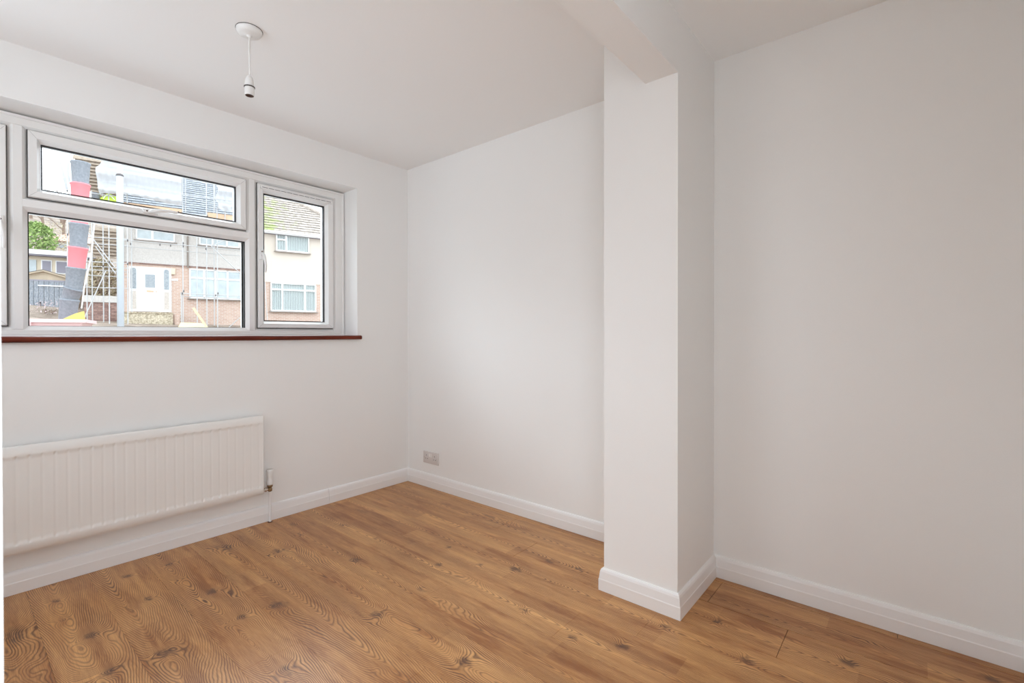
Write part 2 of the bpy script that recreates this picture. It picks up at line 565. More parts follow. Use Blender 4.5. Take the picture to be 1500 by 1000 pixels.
# ---- floor of laminate planks
fl = MB().box(XW, 0, YS - 0.12, 0, -0.06, -0.0085).build('floor', M['subfloor'])
tag(fl, 'honey brown oak-effect laminate floor laid in long planks', 'floor', 'structure')
PW = 0.205
A = lambda x, y: [(x, y, 7.0, 0.040, 0.055, 1.15), (x + 0.035, y - 0.02, 2.2, 0.03, 0.07, 0.5), (x + 0.02, y + 0.10, 3.0, 0.03, 0.13, 0), (x + 0.055, y - 0.24, 4.0, 0.05, 0.20, 0), (x + 0.06, y - 0.66, 3.0, 0.022, 0.04, 0.35)]
KN = {
    -3: [(-2.16, -0.42, 8, 0.07, 0.16, 0.9), (-2.2, -0.68, 6, .05, .1, .6), (-2.15, -0.75, 5, .04, .1, 0)],
    -2: [(-2.027, -0.222, 4, 0.03, 0.04, 1.0), (-1.977, -0.643, 6, 0.04, 0.045, 1.15), (-1.94, -0.72, 4, 0.03, 0.07, 0), (-1.977, -0.947, 5, 0.035, 0.04, 1.0), (-2.02, -0.93, 4, 0.03, 0.035, 0.0), (-2.03, -0.43, 3, .025, .03, .6), (-2.05, -0.8, -4, .04, .16, 0)],
    -1: A(-1.834, -0.975) + [(-1.777, -0.19, 5, 0.035, 0.04, 1.15), (-1.769, -0.502, 5, 0.035, 0.04, 1.0), (-1.81, -0.50, 4, 0.03, 0.04, 0)],
    0: [(-1.619, -0.204, 4, 0.03, 0.04, 1.0), (-1.574, -0.650, 6, 0.04, 0.045, 1.15), (-1.54, -0.73, 4, 0.03, 0.07, 0), (-1.566, -0.952, 5, 0.035, 0.04, 1.0), (-1.605, -0.94, 4, 0.025, 0.035, 0.0), (-1.60, -1.17, -8, 0.045, 0.10, 0), (-1.635, -0.42, 3, .025, .03, .6), (-1.59, -1.40, 6, .045, .06, .8), (-1.6, -1.75, -6, .05, .25, 0)],
    1: A(-1.441, -0.975) + [(-1.36, -0.22, 4, 0.05, 0.09, 0.9), (-1.40, -0.16, 3, 0.04, 0.08, 0.5), (-1.34, -1.95, 5, .04, .08, .8)],
    2: A(-1.206, -0.466) + [(-1.204, -1.359, 6, 0.045, 0.055, 1.1), (-1.174, -1.827, 6, 0.045, 0.06, 1.1), (-1.15, -1.60, -5, .03, .13, 0), (-1.16, -2.15, -6, .04, .2, 0)],
    3: [(-1.002, -0.868, 4, 0.04, 0.06, 1.0), (-0.969, -1.343, 3.5, 0.035, 0.06, 0.7), (-0.95, -1.55, -5, 0.03, 0.20, 0), (-1.03, -0.35, 3, 0.03, 0.06, 0.8), (-.99, -.18, 3, .04, .1, .7), (-1.0, -2.1, -5, .04, .25, 0), (-.95, -2.4, 3, .03, .05, .9)],
    4: [(-0.763, -1.229, 3, 0.03, 0.035, 1.1), (-0.74, -1.40, -6, 0.045, 0.16, 0.25), (-0.798, -1.794, 3, 0.025, 0.03, 1.15), (-0.820, -2.045, 3, 0.03, 0.035, 1.0), (-.80, -.42, 3, .05, .12, .7), (-.78, -.75, -4, .04, .12, .5), (-.75, -2.21, 4, .035, .045, 1.1), (-.78, -2.5, -5, .04, .2, 0)],
    5: [(-0.605, -1.122, 2.5, 0.025, 0.03, 1.0), (-0.633, -1.383, 2.5, 0.025, 0.03, 1.0), (-0.557, -1.546, 4, 0.04, 0.055, 1.15), (-0.54, -1.70, -4, .03, .12, 0), (-0.544, -2.574, 4, 0.035, 0.045, 1.1), (-0.535, -2.285, 3.5, 0.035, 0.045, 0.9), (-.6, -.3, 3, .05, .16, .6), (-.57, -.65, -4, .04, .14, .4)],
    6: [(-0.40, -1.05, -5, 0.04, 0.20, 0.3), (-0.39, -1.62, 3, .03, .05, .9), (-0.36, -1.78, 3, .03, .08, .8), (-0.328, -2.850, 4, 0.035, 0.05, 1.15), (-0.374, -2.423, 3, 0.025, 0.03, 1.1), (-.3, -2.6, -4, .03, .2, 0), (-.4, -.2, 3, .04, .1, .6), (-.3, -3.1, -4, .04, .15, 0)],
    7: [(-0.124, -3.215, 4, 0.035, 0.05, 1.1), (-0.17, -2.55, 2.5, .03, .2, 0.35), (-.12, -2.9, -3, .03, .2, 0), (-.17, -.62, 3, .045, .12, .7), (-.12, -1.1, -5, .03, .25, 0), (-.11, -.15, 3, .03, .08, .7)],
    8: [(-0.03, -2.5, 2, .03, .2, 0)],
}
BUTT = {-6: -0.9, -5: -0.4, -4: -1.0, -3: -0.60, -2: -1.10, -1: -0.30, 0: -1.285, 1: -0.55, 2: -0.90, 3: -0.20, 4: -0.78, 5: -1.02, 6: -0.25, 7: -1.15, 8: -2.972}
for k in range(-7, 9):
    x0, x1 = max(XW, -1.69 + PW * k), min(0.0, -1.69 + PW * (k + 1))
    if x1 - x0 < 0.01:
        continue
    c = 1.12 if k <= 2 else 1.0
    fm = plank_mat('laminate_print', KN.get(k, []), c, (150 if k <= 2 else 175), random.uniform(0.97, 1.04), -1.69 + PW * (k + (0.36, 0.6, 0.45, 0.3)[k % 4]), (-24 if k <= 2 else -20))
    if k == 8:
        cuts = [0, -0.57, -1.77, -2.972, YS - 0.12]
    else:
        b0 = BUTT.get(k, -0.7)
        cuts = [0] + [y for y in (b0 + 1.2, b0, b0 - 1.2, b0 - 2.4, b0 - 3.6) if YS - 0.1 < y < -0.02] + [YS - 0.12]
    for y1, y0 in zip(cuts[:-1], cuts[1:]):
        e = 0.0008 if k in (6, 7, 8) else 0.0002
        b = 0.0004
        X0, X1, Y0, Y1 = x0 + e, x1 - e, y0 + e, y1 - e
        vs = [(X0, Y0, -0.008), (X1, Y0, -0.008), (X1, Y1, -0.008), (X0, Y1, -0.008),
              (X0, Y0, -b), (X1, Y0, -b), (X1, Y1, -b), (X0, Y1, -b),
              (X0 + b, Y0 + b, 0), (X1 - b, Y0 + b, 0), (X1 - b, Y1 - b, 0), (X0 + b, Y1 - b, 0)]
        fs = [(3, 2, 1, 0)] + [(i, (i + 1) % 4, 4 + (i + 1) % 4, 4 + i) for i in range(4)] + [(4 + i, 4 + (i + 1) % 4, 8 + (i + 1) % 4, 8 + i) for i in range(4)] + [(8, 9, 10, 11)]
        MB().add(vs, fs).build('plank', fm, fl)

# ================================================================== WINDOW
win = empty('window_1', ((WX0 + WX1) / 2, FY, WZ0), 'white three-light window with a mahogany sill board over the radiator', 'window', kind='structure')
WO = win.location[:]


def ring(b, o, i, y0, y1):
    """mitred ring from outer rect o at depth y0 to inner rect i at depth y1; rect = x0,x1,z0,z1"""
    def c(r, y):
        return [(r[0], y, r[2]), (r[1], y, r[2]), (r[1], y, r[3]), (r[0], y, r[3])]
    b.add(c(o, y0) + c(i, y1), [(k, (k + 1) % 4, 4 + (k + 1) % 4, 4 + k) for k in range(4)])


def inset(r, d):
    return (r[0] + d, r[1] - d, r[2] + d, r[3] - d)


ML = (-2.138, -2.069)
MR = (-1.111, -1.042)
FR = (-2.73, -0.446, 1.128, 2.152)
TR = (1.712, 1.780)
# outer frame: flat face, then a splay back to each opening
fo = MB()
inner = (-2.650, -0.530, 1.175, 2.092)
ring(fo, FR, FR, 0.255, FY - 0.006)
ring(fo, FR, inset(FR, 0.011), FY - 0.006, FY - 0.006)
ring(fo, inset(FR, 0.011), inset(FR, 0.013), FY - 0.006, FY)
mid = (inner[0] - 0.020, inner[1] + 0.020, 1.155, inner[3] + 0.016)
ring(fo, inset(FR, 0.013), mid, FY, FY)
ring(fo, mid, inner, FY, FY + 0.022)
ring(fo, inner, inner, FY + 0.022, 0.255)
fo.build('outer_frame', M['upvc'], win, WO)


def member(name, x0, x1, z0, z1, vertical, s0, s1):
    """mullion or transom: flat nose with a splay each side"""
    if vertical:
        poly = [(x0, 0.255), (x0, FY + 0.022), (x0 + s0, FY), (x1 - s1, FY), (x1, FY + 0.022), (x1, 0.255)]
        return MB().prism(poly, 2, z0, z1).build(name, M['upvc'], win, WO)
    poly = [(0.255, z0), (FY + 0.022, z0), (FY, z0 + s0), (FY, z1 - s1), (FY + 0.022, z1), (0.255, z1)]
    return MB().prism(poly, 0, x0, x1).build(name, M['upvc'], win, WO)


member('mullion', ML[0], ML[1], 1.160, 2.105, True, 0.021, 0.019)
member('mullion', MR[0], MR[1], 1.160, 2.105, True, 0.019, 0.021)
member('transom', ML[1] - 0.018, MR[0] + 0.018, TR[0], TR[1], False, 0.021, 0.012)


def gasket(parent, g, y):
    b = MB()
    ring(b, inset(g, -0.001), inset(g, 0.0045), y, y + 0.0015)
    ring(b, inset(g, 0.0045), inset(g, 0.0045), y + 0.0015, y + 0.018)
    b.build('gasket', M['gasket'], parent, WO)


def pane(parent, g, y=0.2):
    r = inset(g, -0.006)
    MB().box(r[0], r[1], y, y + 0.004, r[2], r[3]).build('pane', M['glass'], parent, WO)


def sash(r, g):
    """opening light: face proud of the frame, splay down to the glass"""
    s = MB()
    yf = FY - 0.008
    rr = inset(r, 0.0013)
    ring(s, rr, rr, 0.24, yf + 0.004)
    ring(s, rr, inset(rr, 0.003), yf + 0.004, yf)
    gm = inset(g, -0.017)
    ring(s, inset(rr, 0.003), gm, yf, yf)
    ring(s, gm, inset(g, -0.0015), yf, 0.187)
    ring(s, inset(g, -0.0015), inset(g, -0.0015), 0.187, 0.24)
    ob = s.build('sash', M['upvc'], win, WO)
    gasket(ob, g, 0.1865)
    pane(ob, g)
    mj = MB()
    for (ox, oz), (ix, iz) in (((rr[0], rr[2]), (gm[0], gm[2])), ((rr[1], rr[2]), (gm[1], gm[2])), ((rr[1], rr[3]), (gm[1], gm[3])), ((rr[0], rr[3]), (gm[0], gm[3]))):
        t = 0.0004
        y_ = yf - 0.0002
        mj.add([(ox - t, y_, oz + t * (1 if (ox - ix) * (oz - iz) > 0 else -1)), (ox + t, y_, oz - t * (1 if (ox - ix) * (oz - iz) > 0 else -1)), (ix + t, y_, iz - t * (1 if (ox - ix) * (oz - iz) > 0 else -1)), (ix - t, y_, iz + t * (1 if (ox - ix) * (oz - iz) > 0 else -1))], [(0, 1, 2, 3)])
    tag(mj.build('mitre_joints', M['mitre'], ob, WO), kind='stuff')
    # dark weather seal seen in the gap round the sash
    q = MB()
    ring(q, inset(r, -0.0035), inset(r, 0.004), FY + 0.012, FY + 0.012)
    q.build('seal', M['joint'], ob, WO)
    return ob


s_top = sash((ML[1], MR[0], 1.780, 2.0945), (-2.022, -1.1615, 1.8255, 2.0415))
s_right = sash((MR[1], -0.530, 1.175, 2.0915), (-0.9975, -0.5855, 1.2205, 2.0375))
s_left = sash((-2.650, ML[0], 1.175, 2.0915), (-2.5945, -2.1825, 1.2205, 2.0375))
# fixed lower light with its bead
fx = MB()
fg = (-2.0695, -1.1110, 1.1722, 1.7118)
ring(fx, inset(fg, -0.004), inset(fg, 0.0), FY + 0.02, 0.187)
ring(fx, fg, fg, 0.187, 0.24)
fxo = fx.build('fixed_light_bead', M['upvc'], win, WO)
gasket(fxo, fg, 0.1865)
pane(fxo, fg)


def handle(parent, hx, hz, vertical):
    """cranked casement handle: rounded base, boss, curved lever; lever hangs down or points right"""
    b = MB()
    y = FY - 0.008
    def P(a, d, t):       # a along the lever, d out of the wall, t across
        return (hx + t, y - d, hz - a) if vertical else (hx + a, y - d, hz + t)
    if vertical:
        b.cbox(hx - 0.012, hx + 0.012, y - 0.014, y + 0.002, hz - 0.035, hz + 0.036, 0.005)
    else:
        b.cbox(hx - 0.036, hx + 0.035, y - 0.014, y + 0.002, hz - 0.012, hz + 0.012, 0.005)
    b.tube([P(0, 0.010, 0), P(0, 0.022, 0), P(0.004, 0.034, 0), P(0.018, 0.042, 0.002), P(0.04, 0.043, 0.006), P(0.075, 0.043, 0.010), P(0.105, 0.042, 0.009), P(0.116, 0.041, 0.008)],
           [0.011, 0.011, 0.0115, 0.010, 0.0085, 0.0085, 0.0075, 0.004], 12, flat=0.85)
    o = b.build('handle', M['upvc'], parent, WO)
    k = MB()
    kc = P(-0.018, 0.0142, 0)
    k.lathe([(0.0001, -0.0006), (0.0044, -0.0006), (0.0046, 0.0006), (0.0001, 0.0006)], kc, 14, 'y')
    k.build('keyhole', M['brown_cap'], parent, WO)
    return o


handle(s_right, -1.025, 1.640, True)
handle(s_left, -2.160, 1.640, True)
handle(s_top, -1.600, 1.799, False)
# trickle vent strip across the head of the right-hand light
tv = MB()
tv.cbox(-1.03, -0.545, FY - 0.017, FY - 0.006, 2.058, 2.078, 0.002)
tvo = tv.build('trickle_vent', M['upvc'], s_right, WO)
tv = MB()
for i in range(12):
    x = -1.02 + i * 0.0392
    tv.box(x, x + 0.034, FY - 0.0178, FY - 0.0165, 2.0655, 2.0685)
tag(tv.build('vent_slot', M['joint'], s_right, WO), kind='stuff')

# mahogany sill board with a rounded nose
nose = [(FY + 0.0, 1.1255)]
for i in range(9):
    t = math.pi * i / 8
    nose.append((-0.020 - 0.0135 * math.sin(t), 1.112 + 0.0135 * math.cos(t)))
nose.append((FY + 0.0, 1.0985))
sb = MB()
sb.prism(nose, 0, WX0 - 0.02, WX1 + 0.003)
# projecting end past the reveal: rounded in plan
outl = [(WX1 + 0.003, -0.0003), (WX1 + 0.022, -0.0003)]
for i in range(7):
    t = (math.pi / 2) * i / 6
    outl.append((WX1 + 0.010 + 0.014 * math.cos(t), -0.016 - 0.0175 * math.sin(t)))
outl.append((WX1 + 0.003, -0.0335))
bm = bmesh.new()
vs = [bm.verts.new((p[0], p[1], 1.0985)) for p in outl]
f = bm.faces.new(vs)
ex = bmesh.ops.extrude_face_region(bm, geom=[f])
for v in ex['geom']:
    if isinstance(v, bmesh.types.BMVert):
        v.co.z = 1.1255
edges = [e for e in bm.edges if abs(e.verts[0].co.z - e.verts[1].co.z) < 1e-6 and not (e.verts[0].co.x < WX1 + 0.0035 and e.verts[1].co.x < WX1 + 0.0035) and min(e.verts[0].co.y, e.verts[1].co.y) < -0.001]
bmesh.ops.bevel(bm, geom=edges, offset=0.008, segments=4, profile=0.5, affect='EDGES')
bm.verts.index_update()
sb.add([v.co[:] for v in bm.verts], [[v.index for v in f.verts] for f in bm.faces], True)
bm.free()
tag(sb.build('sill_board', M['mahogany'], win, WO), 'dark red mahogany sill board with a rounded nose')
MB().prism([(FY, 1.1255), (FY - 0.010, 1.1255), (FY - 0.001, 1.134), (FY, 1.134)], 0, WX0 + 0.005, WX1 - 0.002).build('sealant_bead', M['gloss'], win, WO)

# ================================================================== RADIATOR
rad = empty('radiator', (-1.70, -0.05, 0.19), 'white fluted single panel radiator under the window', 'radiator')
RO = rad.location[:]
RX0, RX1, RZ0, RZ1, RY = -2.31, -1.103, 0.190, 0.651, -0.062


def panel():
    b = MB()
    fx0, fx1, fz0, fz1 = RX0 + 0.012, RX1 - 0.007, 0.224, 0.611
    pitch = 0.0417
    xs = [RX0, RX0 + 0.004]
    x = fx0
    n = int((fx1 - fx0) / pitch * 12)
    xs += [fx0 + (fx1 - fx0) * i / n for i in range(n + 1)] + [RX1 - 0.004, RX1]
    zs = [RZ0, RZ0 + 0.004, fz0 - 0.003, fz0, fz0 + 0.004, fz0 + 0.009, fz0 + 0.015, fz0 + 0.023, 0.32, 0.42, 0.52, fz1 - 0.023, fz1 - 0.015, fz1 - 0.009, fz1 - 0.004, fz1, fz1 + 0.003, RZ1 - 0.004, RZ1]

    def depth(x, z):
        y = RY
        if x <= RX0 + 1e-6 or x >= RX1 - 1e-6 or z <= RZ0 + 1e-6 or z >= RZ1 - 1e-6:
            return RY + 0.004
        if fx0 <= x <= fx1 and fz0 <= z <= fz1:
            u = ((x - fx1) / pitch) % 1.0
            g = math.exp(-((u - 0.5) / 0.10) ** 2)             # narrow groove between flat flutes
            # scalloped ends: the recess starts later over the flutes than over the grooves
            e = min(z - fz0, fz1 - z)
            reach = 0.004 + 0.016 * (1 - g)
            t = max(0.0, min(1.0, e / reach))
            t = t * t * (3 - 2 * t)
            y += (0.0038 + 0.0009 * g) * t
        return y
    nx, nz = len(xs), len(zs)
    vs = [(x, depth(x, z), z) for z in zs for x in xs]
    fs = [(j * nx + i, j * nx + i + 1, (j + 1) * nx + i + 1, (j + 1) * nx + i) for j in range(nz - 1) for i in range(nx - 1)]
    b.add(vs, fs, True)
    # folded edge back to the seam
    ring_idx = [i for i in range(nx)] + [j * nx + nx - 1 for j in range(1, nz)] + [(nz - 1) * nx + i for i in range(nx - 2, -1, -1)] + [j * nx for j in range(nz - 2, 0, -1)]
    rv = [vs[i] for i in ring_idx]
    k = len(rv)
    bk = [(p[0], RY + 0.010, p[2]) for p in rv]
    b.add(rv + bk, [(i, (i + 1) % k, k + (i + 1) % k, k + i) for i in range(k)])
    return b


panel().build('front_panel', M['enamel'], rad, RO)
MB().cbox(RX0 - 0.001, RX1 + 0.001, RY + 0.0105, RY + 0.019, RZ0 - 0.008, RZ1 + 0.001, 0.0015).build('back_panel', M['enamel'], rad, RO)
MB().box(RX0, RX1, RY + 0.0098, RY + 0.0112, RZ0 - 0.001, RZ1 - 0.001).build('seam', M['joint'], rad, RO)
for bx in (-2.15, -1.25):
    MB().box(bx - 0.02, bx + 0.02, RY + 0.018, -0.001, 0.25, 0.60).build('wall_bracket', M['enamel'], rad, RO)
VX, VY = -1.060, -0.036
v = MB()
v.lathe([(0.0001, 0.186), (0.009, 0.186), (0.0125, 0.190), (0.0125, 0.203), (0.010, 0.206), (0.010, 0.214), (0.0155, 0.215), (0.0155, 0.224), (0.011, 0.226), (0.0001, 0.226)], (VX, VY, 0), 20)
v.tube([(VX, VY, 0.203), (VX - 0.018, VY - 0.004, 0.203)], 0.0095, 14)
vo = tag(v.build('valve_body', M['brass'], rad, RO), 'brown brass valve body')
v = MB()
v.tube([(VX - 0.016, VY - 0.004, 0.203), (VX - 0.046, VY - 0.012, 0.203)], [0.0085, 0.0085], 14)
v.lathe([(0.011, -0.004), (0.0125, -0.003), (0.0125, 0.004), (0.011, 0.005)], (VX - 0.030, VY - 0.007, 0.203), 6, 'x', False)
tag(v.build('valve_tail', M['chrome'], vo, RO), 'shiny nickel tail into the radiator')
v = MB()
prof = [(0.0145, 0.226), (0.0185, 0.228), (0.0195, 0.236), (0.0195, 0.248), (0.0175, 0.258), (0.0150, 0.268), (0.0165, 0.276), (0.0185, 0.284), (0.0185, 0.314), (0.0170, 0.319), (0.0001, 0.320)]
v.lathe(prof, (VX, VY, 0), 24)
for k in range(16):
    t = 2 * math.pi * k / 16
    cx_, cy_ = VX + 0.0186 * math.cos(t), VY + 0.0186 * math.sin(t)
    v.tube([(cx_, cy_, 0.287), (cx_, cy_, 0.312)], 0.0014, 6)
tag(v.build('thermostatic_head', M['plastic'], vo, RO), 'white ribbed thermostatic head')
v = MB()
v.tube([(VX, VY, 0.0005), (VX, VY, 0.188)], 0.0078, 16)
pp = tag(v.build('pipe', M['gloss'], rad, RO), 'white painted feed pipe')
v = MB()
v.lathe([(0.0079, 0.0004), (0.0135, 0.0004), (0.0135, 0.003), (0.0079, 0.005)], (VX, VY, 0), 20)
v.build('pipe_collar', M['brown_cap'], pp, RO)

# ================================================================== PENDANT
px, py = -1.499, -0.886
pen = empty('pendant_light', (px, py, H), 'white pendant lamp holder without bulb hanging from a round ceiling rose', 'ceiling light')
PO = pen.location[:]
b = MB()
b.lathe([(0.0001, H), (0.0490, H), (0.0495, H - 0.004), (0.0485, H - 0.009), (0.0440, H - 0.017), (0.036, H - 0.0225), (0.012, H - 0.0245), (0.0095, H - 0.026), (0.0085, H - 0.031), (0.0045, H - 0.0325), (0.0001, H - 0.0325)], (px, py, 0), 40)
b.build('ceiling_rose', M['plastic'], pen, PO)
b = MB()
b.lathe([(0.0475, H - 0.0002), (0.0508, H - 0.0002), (0.0508, H - 0.0020), (0.0475, H - 0.0020)], (px, py, 0), 40)
b.build('rose_shadow_gap', M['ring'], pen, PO)
b = MB()
b.tube([(px, py, H - 0.03), (px - 0.0005, py, 2.32), (px + 0.0015, py, 2.26), (px + 0.0005, py, 2.20)], 0.0034, 10)
b.build('cord', M['plastic'], pen, PO)
b = MB()
b.lathe([(0.0045, 2.2135), (0.0085, 2.212), (0.0130, 2.204), (0.0165, 2.190), (0.0175, 2.176), (0.0175, 2.1685)], (px, py, 0), 28)
b.lathe([(0.0185, 2.1635), (0.0190, 2.160), (0.0190, 2.133), (0.0182, 2.1305), (0.0165, 2.1305), (0.0160, 2.134), (0.0160, 2.150)], (px, py, 0), 28)
lh = b.build('lamp_holder', M['plastic'], pen, PO, fix=False)
b = MB()
b.lathe([(0.0001, 2.1695), (0.0168, 2.1695), (0.0212, 2.1680), (0.0212, 2.1650), (0.0168, 2.1630), (0.0001, 2.1630)], (px, py, 0), 28)
b.build('shade_ring', M['ring'], lh, PO)
b = MB()
b.lathe([(0.0001, 2.141), (0.0157, 2.141), (0.0162, 2.1312), (0.0156, 2.1308), (0.0150, 2.138), (0.0001, 2.138)], (px, py, 0), 24)
for s in (-1, 1):
    b.tube([(px + s * 0.005, py, 2.139), (px + s * 0.005, py, 2.134)], 0.0022, 8)
b.build('bulb_contacts', M['brown_cap'], lh, PO)

# ================================================================== SOCKET
SX = 0.0
so = empty('wall_socket', (SX, -0.276, 0.219), 'white double power socket with two rocker switches low on the wall near the corner', 'socket')
SO = so.location[:]
b = MB()
b.cbox(-0.0095, 0.002, -0.359, -0.193, 0.175, 0.263, 0.003)
b.build('faceplate', M['socket'], so, SO)
for i, cy in enumerate((-0.231, -0.321)):
    # pin holes, earth on top
    h = MB()
    h.box(-0.0100, -0.0090, cy - 0.0020, cy + 0.0020, 0.2305, 0.2385)
    h.box(-0.0100, -0.0090, cy - 0.0145, cy - 0.0080, 0.2075, 0.2120)
    h.box(-0.0100, -0.0090, cy + 0.0080, cy + 0.0145, 0.2075, 0.2120)
    h.build('pin_holes', M['hole'], so, SO)
for cy in (-0.266, -0.286):
    h = MB()
    h.prism([(-0.0094, 0.226), (-0.0094, 0.249), (-0.0135, 0.249), (-0.0105, 0.226)], 1, cy - 0.0065, cy + 0.0065)
    h.build('rocker_switch', M['plastic'], so, SO)
for cy in (-0.206, -0.346):
    h = MB()
    h.lathe([(0.0001, 0.0), (0.003, 0.0), (0.0032, 0.0008)], (-0.0102, cy, 0.2195), 12, 'x')
    h.build('screw', M['chrome'], so, SO)
#EXTERIOR

# ================================================================== OUTSIDE: the houses over the road
EO = Vector((3.8743, 23.943, 0))
EA = R(-15.5)
EM = Matrix.Rotation(EA, 4, 'Z')


def W2(p):
    """street coordinates (along the fronts, away from us, up) to room coordinates"""
    return EO + EM @ Vector(p)


class XB(MB):
    """builder whose coordinates are street coordinates"""
    def build(s, name, material, parent=None, org=(0, 0, 0), fix=True):
        o = MB.build(s, name, material, parent, org, fix)
        if parent is None:
            o.location = W2(org)
            o.rotation_euler = (0, 0, EA)
        return o


def xroot(name, org, label, cat, kind=None, group=None):
    return empty(name, W2(org), label, cat, EA, kind, group)


def brick_mat(name, c1, c2, mortar, scale=1.0):
    mt, nt, b = new_mat(name)
    tc = N(nt, 'ShaderNodeTexCoord')
    sp = N(nt, 'ShaderNodeSeparateXYZ')
    cb = N(nt, 'ShaderNodeCombineXYZ')
    ad = N(nt, 'ShaderNodeMath', operation='ADD')
    nt.links.new(tc.outputs['Object'], sp.inputs[0])
    nt.links.new(sp.outputs[0], ad.inputs[0])
    nt.links.new(sp.outputs[1], ad.inputs[1])
    nt.links.new(ad.outputs[0], cb.inputs[0])
    nt.links.new(sp.outputs[2], cb.inputs[1])
    br = N(nt, 'ShaderNodeTexBrick')
    br.inputs['Color1'].default_value = c1 + (1,)
    br.inputs['Color2'].default_value = c2 + (1,)
    br.inputs['Mortar'].default_value = mortar + (1,)
    br.inputs['Scale'].default_value = scale
    br.inputs['Brick Width'].default_value = 0.225
    br.inputs['Row Height'].default_value = 0.075
    br.inputs['Mortar Size'].default_value = 0.008
    nt.links.new(cb.outputs[0], br.inputs['Vector'])
    nt.links.new(br.outputs['Color'], b.inputs['Base Color'])
    b.inputs['Roughness'].default_value = 0.9
    return mt


def speckle(name, c1, c2, scale, rough=0.95, lo=0.4, hi=0.62, vec=(1, 1, 1)):
    mt, nt, b = new_mat(name)
    tc = N(nt, 'ShaderNodeTexCoord')
    mp = N(nt, 'ShaderNodeMapping')
    mp.inputs['Scale'].default_value = vec
    nz = N(nt, 'ShaderNodeTexNoise')
    nz.inputs['Scale'].default_value = scale
    nz.inputs['Detail'].default_value = 5
    nz.inputs['Roughness'].default_value = 0.65
    cr = N(nt, 'ShaderNodeValToRGB')
    cr.color_ramp.elements[0].position, cr.color_ramp.elements[0].color = lo, c1 + (1,)
    cr.color_ramp.elements[1].position, cr.color_ramp.elements[1].color = hi, c2 + (1,)
    nt.links.new(tc.outputs['Object'], mp.inputs[0])
    nt.links.new(mp.outputs[0], nz.inputs['Vector'])
    nt.links.new(nz.outputs['Fac'], cr.inputs[0])
    nt.links.new(cr.outputs[0], b.inputs['Base Color'])
    b.inputs['Roughness'].default_value = rough
    return mt


M['brick'] = brick_mat('red_brick', (0.50, 0.33, 0.26), (0.58, 0.41, 0.33), (0.62, 0.57, 0.51))
M['brick_dark'] = brick_mat('old_brick', (0.22, 0.12, 0.10), (0.42, 0.27, 0.22), (0.12, 0.09, 0.09))
M['pebbledash'] = speckle('pebbledash', (0.52, 0.49, 0.46), (0.63, 0.60, 0.57), 28)
M['cream'] = mat('cream_render', (0.62, 0.55, 0.475), 0.9, var=(1.2, 0.03))
M['slate'] = speckle('new_slate', (0.25, 0.27, 0.295), (0.37, 0.39, 0.42), 5, 0.55)
M['tile'] = speckle('mossy_tile', (0.33, 0.285, 0.245), (0.48, 0.415, 0.365), 5)
M['white_x'] = mat('white_frames', (0.80, 0.80, 0.80), 0.4)
M['pane_x'] = mat('net_curtain_pane', (0.47, 0.53, 0.55), 0.15, var=(2.5, 0.15))
M['pane_obs'] = speckle('obscured_pane', (0.24, 0.28, 0.31), (0.40, 0.43, 0.45), 22, 0.2)
M['pane_low'] = speckle('patterned_panel', (0.42, 0.37, 0.33), (0.66, 0.60, 0.54), 30, 0.4)
M['blind'] = mat('blind_slat', (0.62, 0.66, 0.66), 0.7)
M['dark_x'] = mat('tile_lap_shade', (0.10, 0.11, 0.13), 0.8)  # dark colour stands in for the shade between tile courses
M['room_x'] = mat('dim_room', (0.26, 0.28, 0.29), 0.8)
M['sill_x'] = mat('stone_sill', (0.27, 0.23, 0.20), 0.8)
M['galv'] = mat('galvanised_tube', (0.50, 0.50, 0.50), 0.45, 0.15)
M['coupler'] = mat('steel_coupler', (0.12, 0.11, 0.11), 0.6, 0.4)
M['toe'] = mat('new_timber', (0.66, 0.45, 0.30), 0.8, var=(3, 0.12))
M['board'] = speckle('weathered_board', (0.27, 0.21, 0.16), (0.46, 0.38, 0.30), 9, vec=(1, 4, 6))
M['ply'] = mat('plywood', (0.72, 0.60, 0.36), 0.7, var=(3, 0.1))
M['red_x'] = mat('red_plastic', (0.68, 0.21, 0.235), 0.5)
M['skip_x'] = mat('pale_red_skip', (0.74, 0.52, 0.52), 0.6)  # red lifted in its colour to read as overexposed
M['grey_x'] = speckle('black_plastic', (0.19, 0.21, 0.24), (0.26, 0.28, 0.31), 20, 0.55)
M['yellow'] = mat('yellow_plastic', (0.72, 0.57, 0.13), 0.5)
M['rope'] = mat('white_rope', (0.75, 0.75, 0.75), 0.8)
M['hivis'] = mat('hi_vis_yellow', (0.50, 0.66, 0.07), 0.7)
M['reflect'] = mat('reflective_tape', (0.70, 0.72, 0.68), 0.4)
M['lamp_post'] = mat('grey_painted_steel', (0.47, 0.50, 0.535), 0.5, bump=(60, 0.1, 0.002))
M['stone'] = speckle('rubble_stone', (0.32, 0.27, 0.19), (0.66, 0.58, 0.44), 16)
M['gate'] = speckle('dark_grey_boards', (0.18, 0.205, 0.24), (0.38, 0.40, 0.43), 10, vec=(4, 4, 1))
M['buff'] = mat('buff_timber', (0.52, 0.43, 0.32), 0.8, var=(4, 0.1))
M['bung'] = mat('bungalow_render', (0.70, 0.61, 0.47), 0.9)
M['soffit'] = mat('soffit', (0.30, 0.29, 0.34), 0.8)
M['terracotta'] = speckle('terracotta_tile', (0.46, 0.28, 0.22), (0.60, 0.40, 0.33), 6)
M['ground'] = speckle('garden_earth', (0.20, 0.19, 0.10), (0.34, 0.33, 0.20), 3)
M['hill'] = speckle('winter_hillside', (0.20, 0.155, 0.12), (0.38, 0.31, 0.25), 1.2)
M['leaf1'] = speckle('evergreen_leaf', (0.13, 0.22, 0.05), (0.38, 0.50, 0.17), 5)
